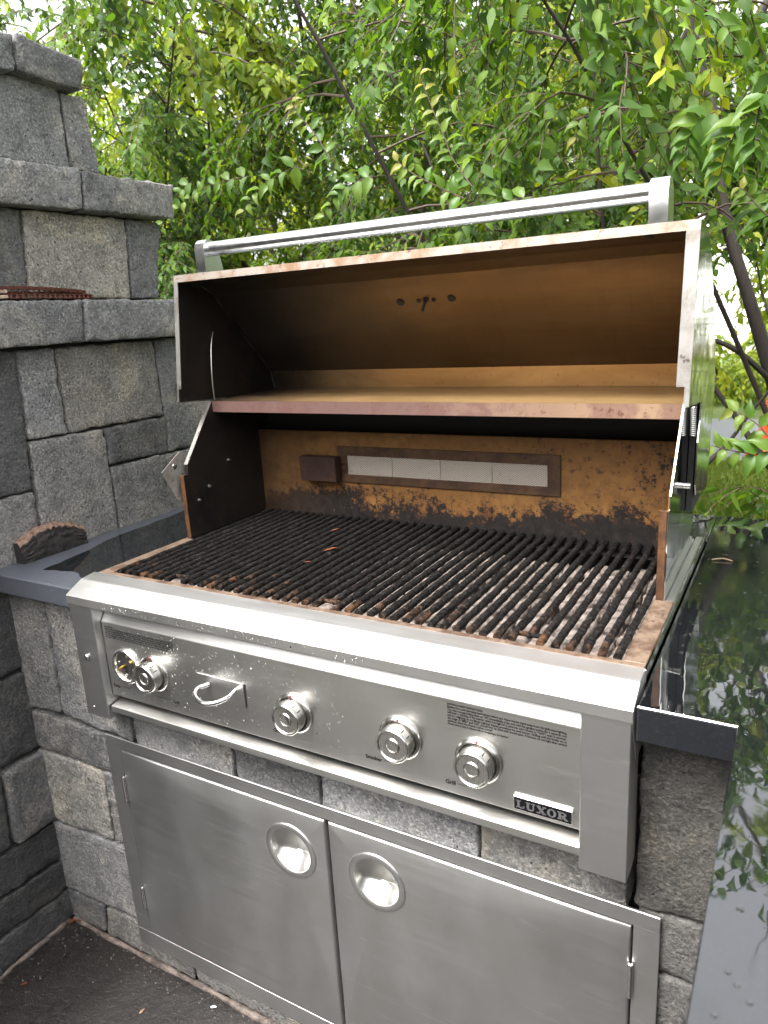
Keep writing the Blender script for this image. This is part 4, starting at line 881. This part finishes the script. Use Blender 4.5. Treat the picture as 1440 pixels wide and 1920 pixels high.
# ------------------------------------------------------------------ plants
LEAF_V = np.array([(0, 0, 0), (.33, 0, 0), (.68, 0, -.03), (1., 0, -.15), (.14, .17, .04), (.38, .265, .06), (.70, .15, .02), (.14, -.17, .04), (.38, -.265, .06), (.70, -.15, .02)])
LEAF_F = [(0, 1, 5, 4), (1, 2, 6, 5), (2, 3, 6), (1, 0, 7, 8), (2, 1, 8, 9), (3, 2, 9)]
def leaves_mesh(name, base, direc, normal, length, tint, mat, parent, org, width=1.):
    n = len(base); d = direc / np.linalg.norm(direc, axis=1, keepdims=True)
    s_ = np.cross(normal, d); s_ /= np.linalg.norm(s_, axis=1, keepdims=True) + 1e-9; u = np.cross(d, s_)
    rv = np.random.default_rng(n + 17); wv = (width * rv.uniform(.72, 1.2, n))[:, None, None]; cv = rv.uniform(-.4, 3.2, n)[:, None, None]; bv = rv.normal(0, .12, n)[:, None, None]
    lx = LEAF_V[None, :, 0:1]
    V = base[:, None, :] + length[:, None, None] * (lx * d[:, None, :] + (LEAF_V[None, :, 1:2] * wv + bv * lx * lx) * s_[:, None, :] + (LEAF_V[None, :, 2:3] * cv) * u[:, None, :])
    V = V.reshape(-1, 3) - np.array(org)
    nv = len(LEAF_V); lens = np.array([len(f_) for f_ in LEAF_F]); flat = np.array([i for f_ in LEAF_F for i in f_])
    L = (flat[None, :] + (np.arange(n) * nv)[:, None]).ravel(); tot = np.tile(lens, n); st = np.concatenate([[0], np.cumsum(tot)[:-1]])
    me = bpy.data.meshes.new(name); me.vertices.add(len(V)); me.vertices.foreach_set('co', V.ravel()); me.loops.add(len(L)); me.loops.foreach_set('vertex_index', L.astype(np.int32))
    me.polygons.add(len(tot)); me.polygons.foreach_set('loop_start', st.astype(np.int32)); me.polygons.foreach_set('loop_total', tot.astype(np.int32)); me.polygons.foreach_set('use_smooth', np.ones(len(tot), bool))
    at = me.attributes.new('tint', 'FLOAT', 'POINT'); at.data.foreach_set('value', np.repeat(tint, nv).astype(np.float32))
    me.update(calc_edges=True); me.materials.append(MAT[mat])
    o = bpy.data.objects.new(name, me); COL.objects.link(o)
    if parent is not None: o.parent = parent
    else: o.location = org
    return o

def grow(rg, p0, d0, L, n, droop, wob):
    pts = [np.array(p0, float)]; d = np.array(d0, float); d /= np.linalg.norm(d)
    for i in range(n):
        d = d + np.array((0, 0, -droop / n)) + rg.normal(0, wob, 3); d /= np.linalg.norm(d); pts.append(pts[-1] + d * L / n)
    return pts
def blocked(p): return (p[1] < .93 and p[2] < 2.3 and p[0] < 1.6) or (p[0] > .62 and p[0] < 1.5 and p[1] < 4.2 and .0 < p[2] < 1.30 + .06 * p[1])
NL = 0
def tree(name, label, base, height, stems, lean, nbr, ntw, lf, seed, group=None, mat='leaf', stem_r=.03, zmin=.5, brl=(.5, 1.0), tint=(.35, .22), nleaf=13, young=.06, cat='tree', clump=None):
    rg = np.random.default_rng(seed); t = thing(name, base, label, cat, group); org = np.array(base)
    tk = MB(); br = MB(); LB, LD, LN, LL_, LT = [], [], [], [], []
    for s_ in range(stems):
        a = 2 * math.pi * (s_ + rg.random() * .6) / stems; out = lean * (.5 + rg.random())
        st = grow(rg, org + np.array((math.cos(a), math.sin(a), 0)) * .05, (math.cos(a) * out, math.sin(a) * out, 1), height * (.8 + .35 * rg.random()), 12, .25 * rg.random(), .07)
        r0 = stem_r * (.6 + .6 * rg.random()); tk.tube([Vector(p) for p in st], [r0 * (1 - .8 * i / 12) for i in range(13)], 7)
        for b_ in range(nbr):
            f_ = rg.random() ** .8; idx = f_ * 11.5; i0 = int(idx); p = st[i0] + (st[i0 + 1] - st[i0]) * (idx - i0)
            if p[2] < zmin: continue
            a2 = rg.random() * 2 * math.pi; L = rg.uniform(*brl) * (1.15 - .55 * f_)
            bp = grow(rg, p, (math.cos(a2), math.sin(a2), .55 * rg.random() + .15), L, 7, 1.0 + .6 * rg.random(), .10)
            if any(blocked(q) for q in bp): continue
            if clump is not None and noise.noise(Vector(bp[4]) * 1.5 + Vector((seed, 0, 0))) < clump: continue
            br.tube([Vector(q) for q in bp], [.0075 * (1 - .75 * i / 7) * (r0 / .03) ** .5 for i in range(8)], 5, cap=False)
            for k in range(ntw):
                j = 1 + rg.random() * 5.99; j0 = int(j); q = bp[j0] + (bp[min(j0 + 1, 7)] - bp[j0]) * (j - j0); bd = bp[min(j0 + 1, 7)] - bp[j0]; bd /= np.linalg.norm(bd) + 1e-9
                tp = grow(rg, q, bd + rg.normal(0, .6, 3) + np.array((0, 0, -.1)), rg.uniform(.22, .42), 5, 1.1, .12)
                if any(blocked(q) for q in tp): continue
                br.tube([Vector(v) for v in tp], [.0022 * (1 - .6 * i / 5) for i in range(6)], 3, cap=False)
                ytw = rg.random() < young; tb = np.clip(rg.normal(tint[0], tint[1] * .7), 0, 1)
                for m_ in range(nleaf):
                    u = (m_ + .5 + rg.uniform(-.3, .3)) / nleaf * 4.99; u0 = int(u); b0 = tp[u0] + (tp[u0 + 1] - tp[u0]) * (u - u0); td = tp[u0 + 1] - tp[u0]; td = td / (np.linalg.norm(td) + 1e-9)
                    sd_ = np.cross(td, (0, 0, 1.)); sd_ = sd_ / (np.linalg.norm(sd_) + 1e-6) * (1 if m_ % 2 else -1)
                    d = td * .55 + sd_ * .75 + np.array((0, 0, -.42)) + rg.normal(0, .36, 3)
                    LB.append(b0); LD.append(d); rad = b0 - org; rad[2] = 0; rad = rad / (np.linalg.norm(rad) + 1e-6); LN.append(np.array((0, -.25, .55)) + rad * .6 + sd_ * .2 + rg.normal(0, .35, 3)); LL_.append(lf * rg.uniform(.65, 1.15))
                    LT.append(np.clip(tb + rg.normal(0, tint[1] * .5) + (.45 if ytw else 0), 0, 1))
    tk.build('trunk', 'bark', t, smooth=60, recalc=False)
    bo = br.build('branches', 'twig', t, smooth=60, recalc=False); bo['kind'] = 'stuff'
    c = leaves_mesh('crown', np.array(LB), np.array(LD), np.array(LN), np.array(LL_), np.array(LT), mat, t, org); c['kind'] = 'stuff'
    return t, len(LB)

SH = [('low drooping shrub behind the chimney side of the hood', (-1.75, 1.85, 0), 1.9), ('leafy shrub hanging over the back counter left of the hood centre', (-.95, 1.55, 0), 1.65), ('leafy shrub directly behind the middle of the grill handle', (-.15, 1.60, 0), 1.55), ('leafy shrub behind the right-hand handle post', (.36, 1.62, 0), 1.7)]
shr = []
for i, (lab, b0, h) in enumerate(SH):
    t, n = tree('leafy_shrub', lab, b0, h, 5, .5, 26, 9, .051, 20 + i, 'shrubs along the back of the counter', zmin=.45, brl=(.45, .85), tint=(.5, .2), stem_r=.014, cat='shrub'); shr.append(t); NL += n
TR = [('tall multi-stemmed tree beyond the chimney at far left', (-3.3, 3.1, 0), 4.4, .45), ('slender tree right of the chimney with a dark upright stem', (-2.0, 2.7, 0), 4.2, .35), ('tree with reddish upright stems behind the hood', (-.75, 2.8, 0), 4.2, .35), ('tree with crossing dark stems behind the handle post', (.20, 2.65, 0), 4.0, .40)]
trees = []
for i, (lab, b0, h, ln) in enumerate(TR):
    t, n = tree('leafy_tree', lab, b0, h, 5, ln, 52, 10, .050, 40 + i, 'trees behind the grill', zmin=1.0, brl=(.6, 1.15), tint=((.46, .22), (.22, .2), (.27, .2), (.30, .22))[i], stem_r=.012, clump=-.10); trees.append(t); NL += n
t, n = tree('leafy_tree', 'dark-trunked tree at the right edge over the wet counter', (1.42, 2.15, 0), 2.75, 4, .34, 60, 9, .055, 61, 'trees behind the grill', zmin=1.3, brl=(.5, 1.0), tint=(.40, .22), stem_r=.012); trees.append(t); NL += n
MB().tube(smooth_path([(1.36, 2.05, -.02), (1.27, 2.02, .45), (1.14, 2.0, .88), (1.065, 2.0, 1.12), (.985, 1.98, 1.36), (.90, 2.0, 1.62), (.84, 2.05, 1.95), (.70, 2.1, 2.4)], 5), [.033 - .0006 * i for i in range(36)], 9).build('leaning_stem', 'bark', t, smooth=60)
MB().tube(smooth_path([(1.09, 2.0, 1.05), (.97, 1.93, 1.17), (.86, 1.9, 1.22), (.72, 1.86, 1.25)], 5), [.012 - .0005 * i for i in range(16)], 6).build('leaning_stem', 'bark', t, smooth=60)
MB().tube(smooth_path([(1.25, 1.75, .66), (1.10, 1.70, .83), (1.00, 1.68, .98), (.90, 1.66, 1.12)], 5), [.016 - .0006 * i for i in range(16)], 6).build('leaning_stem', 'bark', t, smooth=60)
for i, (lab, b0, h) in enumerate((('pale green tree far behind the chimney', (-5.2, 5.6, 0), 5.5), ('pale green tree far behind the hood', (-2.6, 5.2, 0), 5.6), ('pale green tree far behind the handle', (-.8, 5.0, 0), 5.0), ('pale green tree at the far left beyond the chimney top', (-7.2, 6.6, 0), 6.5), ('pale green tree far off between the hood and the chimney', (-4.2, 7.6, 0), 7.0), ('pale green tree far off behind the handle post', (-2.2, 8.2, 0), 6.0))):
    t, n = tree('leafy_tree', lab, b0, h, 5, .5, 32, 9, .088, 70 + i, 'pale trees further back', 'leaf_far', zmin=.8, brl=(.9, 1.7), tint=(.6, .2), stem_r=.05, nleaf=12); NL += n
t, n = tree('leafy_tree', 'leafy tree beside the wet counter mirrored in the polished hood side', (3.3, 1.5, 0), 4.2, 4, .4, 16, 6, .075, 90, 'trees behind the grill', zmin=.7, brl=(.6, 1.1), tint=(.4, .2), stem_r=.035); NL += n
t, n = tree('leafy_tree', 'pale tree beyond the lawn at the right edge', (2.3, 5.4, 0), 3.0, 4, .5, 20, 6, .09, 95, 'pale trees further back', 'leaf_far', zmin=.6, brl=(.6, 1.1), tint=(.5, .2), stem_r=.03, nleaf=12); NL += n
t, n = tree('leafy_tree', 'bushy tree behind the leaning trunk at the right edge', (1.75, 3.3, 0), 2.6, 5, .45, 34, 8, .06, 97, 'trees behind the grill', zmin=.9, brl=(.5, 1.0), tint=(.36, .2), stem_r=.014); NL += n
t, n = tree('tall_tree', 'thin tall tree mirrored as dark leaf silhouettes in the wet granite', (1.75, 4.2, 0), 5.6, 4, .10, 14, 6, .085, 93, None, zmin=4.3, brl=(.5, 1.0), tint=(.15, .15), stem_r=.022, nleaf=11); NL += n
t, n = tree('tall_tree', 'tall dark tree whose crown is mirrored in the wet granite', (-1.2, 7.0, 0), 7.0, 4, .22, 22, 6, .12, 91, None, zmin=2.5, brl=(1.2, 2.2), tint=(.25, .15), stem_r=.08, nleaf=11); NL += n
print('leaves', NL)

# single young shoots: every leaf its own part
lsrc = []
for k in range(5):
    me_o = leaves_mesh('leaf', np.zeros((1, 3)), np.array([[1., 0, 0]]), np.array([[0, .05, 1.]]), np.array([1.]), np.array([.1 + .2 * k]), 'leaf_young', None, (0, 0, 0), 1.15); lsrc.append(me_o)
def shoot(parent, pts, seed, llen=.06, tip=.8, nl=14):
    rg = random.Random(seed); P = smooth_path(pts, 6); n = len(P)
    MB().tube(P, [.0022 * (1 - .6 * i / n) for i in range(n)], 5).build('shoot_stem', 'twig', parent, smooth=60)
    for k in range(nl):
        t = (k + 1) / nl; i = min(int(t * (n - 2)), n - 2); b0 = P[i]; td = (P[i + 1] - P[i]).normalized(); sd_ = td.cross(Vector((.25, -1, .35))).normalized() * (1 if k % 2 else -1)
        d = (td * .5 + sd_ * .9 + Vector((0, -.25, -.25)) + Vector([rg.gauss(0, .18) for _ in range(3)])).normalized()
        nn = (Vector((.1, -.75, .75)) + Vector([rg.gauss(0, .25) for _ in range(3)])).normalized(); s2 = nn.cross(d).normalized(); n2 = d.cross(s2)
        o = shared(lsrc[min(4, max(0, int((t ** 2) * tip * 5 + rg.random() * 1.4)))], 'leaf', parent, b0)
        sc = llen * (1.05 - .45 * t) * rg.uniform(.85, 1.15); mm = Matrix((d, s2, n2)).transposed() * sc
        o.matrix_local = Matrix.Translation(b0 - wloc(parent)) @ mm.to_4x4()
SHOOTS = [
    (2, [(0.39, 1.05, 1.659), (0.34, 1.05, 1.729), (0.312, 1.05, 1.797), (0.277, 1.05, 1.878), (0.25, 1.05, 1.951)], 0.052, 1.0, 18),
    (1, [(-0.102, 1.15, 1.807), (-0.152, 1.15, 1.887), (-0.204, 1.15, 1.946), (-0.229, 1.15, 1.989)], 0.055, 0.9, 14),
    (2, [(0.388, 1.0, 1.625), (0.3, 1.0, 1.671), (0.239, 1.0, 1.708), (0.197, 1.0, 1.743)], 0.055, 0.8, 14),
    (3, [(0.746, 1.3, 1.673), (0.798, 1.3, 1.713), (0.849, 1.3, 1.738), (0.892, 1.3, 1.746)], 0.06, 0.5, 10),
    (8, [(1.078, 1.1, 1.515), (1.055, 1.1, 1.54), (1.032, 1.1, 1.568), (1.015, 1.1, 1.584)], 0.055, 0.7, 9),
    (8, [(1.148, 1.25, 0.937), (1.094, 1.25, 1.012), (1.055, 1.25, 1.043), (1.016, 1.25, 1.066)], 0.07, 0.35, 9),
    (8, [(1.148, 1.15, 0.983), (1.091, 1.15, 0.967), (1.031, 1.15, 0.972), (0.987, 1.15, 0.984)], 0.065, 0.25, 11),
    (1, [(-0.527, 1.3, 1.838), (-0.647, 1.3, 1.837), (-0.776, 1.3, 1.818), (-0.89, 1.3, 1.769)], 0.06, 0.35, 12),
    (1, [(-0.219, 1.15, 1.808), (-0.303, 1.15, 1.79), (-0.393, 1.15, 1.754), (-0.455, 1.15, 1.698)], 0.06, 0.4, 12),
    (2, [(0.127, 1.0, 1.713), (0.058, 1.0, 1.702), (0.003, 1.0, 1.675), (-0.046, 1.0, 1.625)], 0.06, 0.3, 12),
    (3, [(0.684, 1.2, 1.823), (0.644, 1.2, 1.812), (0.624, 1.2, 1.791), (0.618, 1.2, 1.76)], 0.055, 0.6, 6),
    (3, [(0.57, 1.0, 1.606), (0.516, 1.0, 1.606), (0.474, 1.0, 1.587), (0.437, 1.0, 1.559)], 0.06, 0.2, 10),
    (8, [(1.03, 1.0, 1.695), (1.011, 1.0, 1.677), (0.993, 1.0, 1.639), (0.985, 1.0, 1.592)], 0.07, 0.0, 12),
    (8, [(1.069, 0.95, 1.737), (1.057, 0.95, 1.711), (1.051, 0.95, 1.663), (1.049, 0.95, 1.613)], 0.075, 0.0, 12),
    (8, [(0.962, 1.05, 1.736), (0.93, 1.05, 1.72), (0.91, 1.05, 1.685), (0.906, 1.05, 1.642)], 0.07, 0.0, 11),
    (0, [(-0.887, 1.4, 1.88), (-0.962, 1.4, 1.843), (-1.044, 1.4, 1.785), (-1.09, 1.4, 1.692)], 0.06, 0.3, 12)]
for si, (pi, pts, ll, tip, nl) in enumerate(SHOOTS): shoot((shr + trees)[pi], pts, 300 + si, ll, tip, nl)
for o in lsrc: bpy.data.objects.remove(o)

BL = blocked
def blocked(p): return p[1] < .86 and p[0] < 1.6
t, n = tree('low_shrub', 'low dark leafy shrub peeking over the back edge of the wet counter', (1.02, 1.22, 0), .86, 6, .55, 12, 5, .06, 130, None, zmin=.5, brl=(.12, .24), tint=(.25, .15), stem_r=.010, nleaf=9, cat='shrub')
blocked = BL
# grass behind, seen past the hood
rg = np.random.default_rng(5); n = 9000
base = np.stack([rg.uniform(-.4, 2.2, n), rg.uniform(3.75, 5.85, n), np.full(n, -.012)], 1)
gd = np.stack([rg.normal(0, .35, n), rg.normal(0, .35, n), np.ones(n)], 1)
o = leaves_mesh('grass', base, gd, np.stack([rg.normal(0, 1, n), rg.normal(0, 1, n), np.zeros(n)], 1), rg.uniform(.05, .10, n), rg.random(n), 'grass', None, (0, 0, 0), .25); tag(o, 'short pale green lawn grass beyond the planting bed', 'grass', kind='stuff')

# house, bin and shrubs far behind the right edge
hs_ = thing('white_house', (0, 18.6, 0), 'white sided house far off past the hood edge', 'house')
MB().box(-7, 7, 18.6, 24, .0, 5.2).build('wall', 'siding_white', hs_, smooth=0)
for k in range(24): MB().prism([(18.600, .30 + k * .2), (18.575, .30 + k * .2), (18.600, .49 + k * .2)], 0, -7, 7).build('siding_board', 'siding_white', hs_, smooth=0)
MB().box(-7.02, 7.02, 18.56, 18.62, -.05, .29).build('foundation', 'house_trim', hs_, smooth=0)
MB().prism([(18.2, 5.2), (24.4, 5.2), (21.3, 7.4)], 0, -7.4, 7.4).build('roof', 'asphalt', hs_, smooth=0)
MB().box(-3.6, -2.4, 18.56, 18.64, 1.5, 3.0).build('window', 'glass_dark', hs_, smooth=0)
cnp = thing('traffic_cone', (.985, 6.35, 0), 'orange-red plastic cone by the driveway past the grill', 'cone')
MB().lathe([(.17, .03), (.15, .06), (.05, .66), (.04, .70)], (.985, 6.35, 0), (0, 0, 1), n=24).build('cone_body', 'orange_plastic', cnp)
MB().box(.78, 1.19, 6.145, 6.555, 0, .03, .008).build('cone_base', 'orange_plastic', cnp)
for i, (x, y, h, lab) in enumerate(((.25, 10.2, 1.4, 'round green bush beyond the driveway nearest the hood edge'), (1.35, 9.6, 1.1, 'round green bush beyond the driveway at the right edge'))):
    t, n = tree('garden_bush', lab, (x, y, 0), h, 6, .8, 12, 5, .09, 120 + i, 'bushes beyond the driveway', 'leaf_far', zmin=.1, brl=(.35, .7), tint=(.45, .25), stem_r=.02, nleaf=10, cat='bush')
# unseen house added behind the photographer to cut front sky light on the steel
hb = thing('unseen_house', (0, -6.2, 0), 'unseen house added behind the camera to dim the front sky, mirrored in the steel', 'house')
MB().box(-9, 8, -12, -6.2, 0, 3.3).build('wall', 'unseen_siding_beige', hb, smooth=0)
for k in range(16): MB().prism([(-6.2, .10 + k * .2), (-6.178, .10 + k * .2), (-6.2, .29 + k * .2)], 0, -9, 8).build('siding_board', 'unseen_siding_beige', hb, smooth=0)
for x in (-6.5, -3.6, -.6, 2.6, 5.2):
    wn = MB().box(x, x + 1.3, -6.21, -6.15, .9, 2.4).build('window', 'siding_white', hb, smooth=0)
    for dx in (.06, .68): MB().box(x + dx, x + dx + .56, -6.17, -6.145, .96, 2.34).build('pane', 'glass_dark', wn, smooth=0)
MB().prism([(-12.4, 3.3), (-5.7, 3.3), (-9.1, 5.2)], 0, -9.4, 8.4).build('roof', 'asphalt', hb, smooth=0)
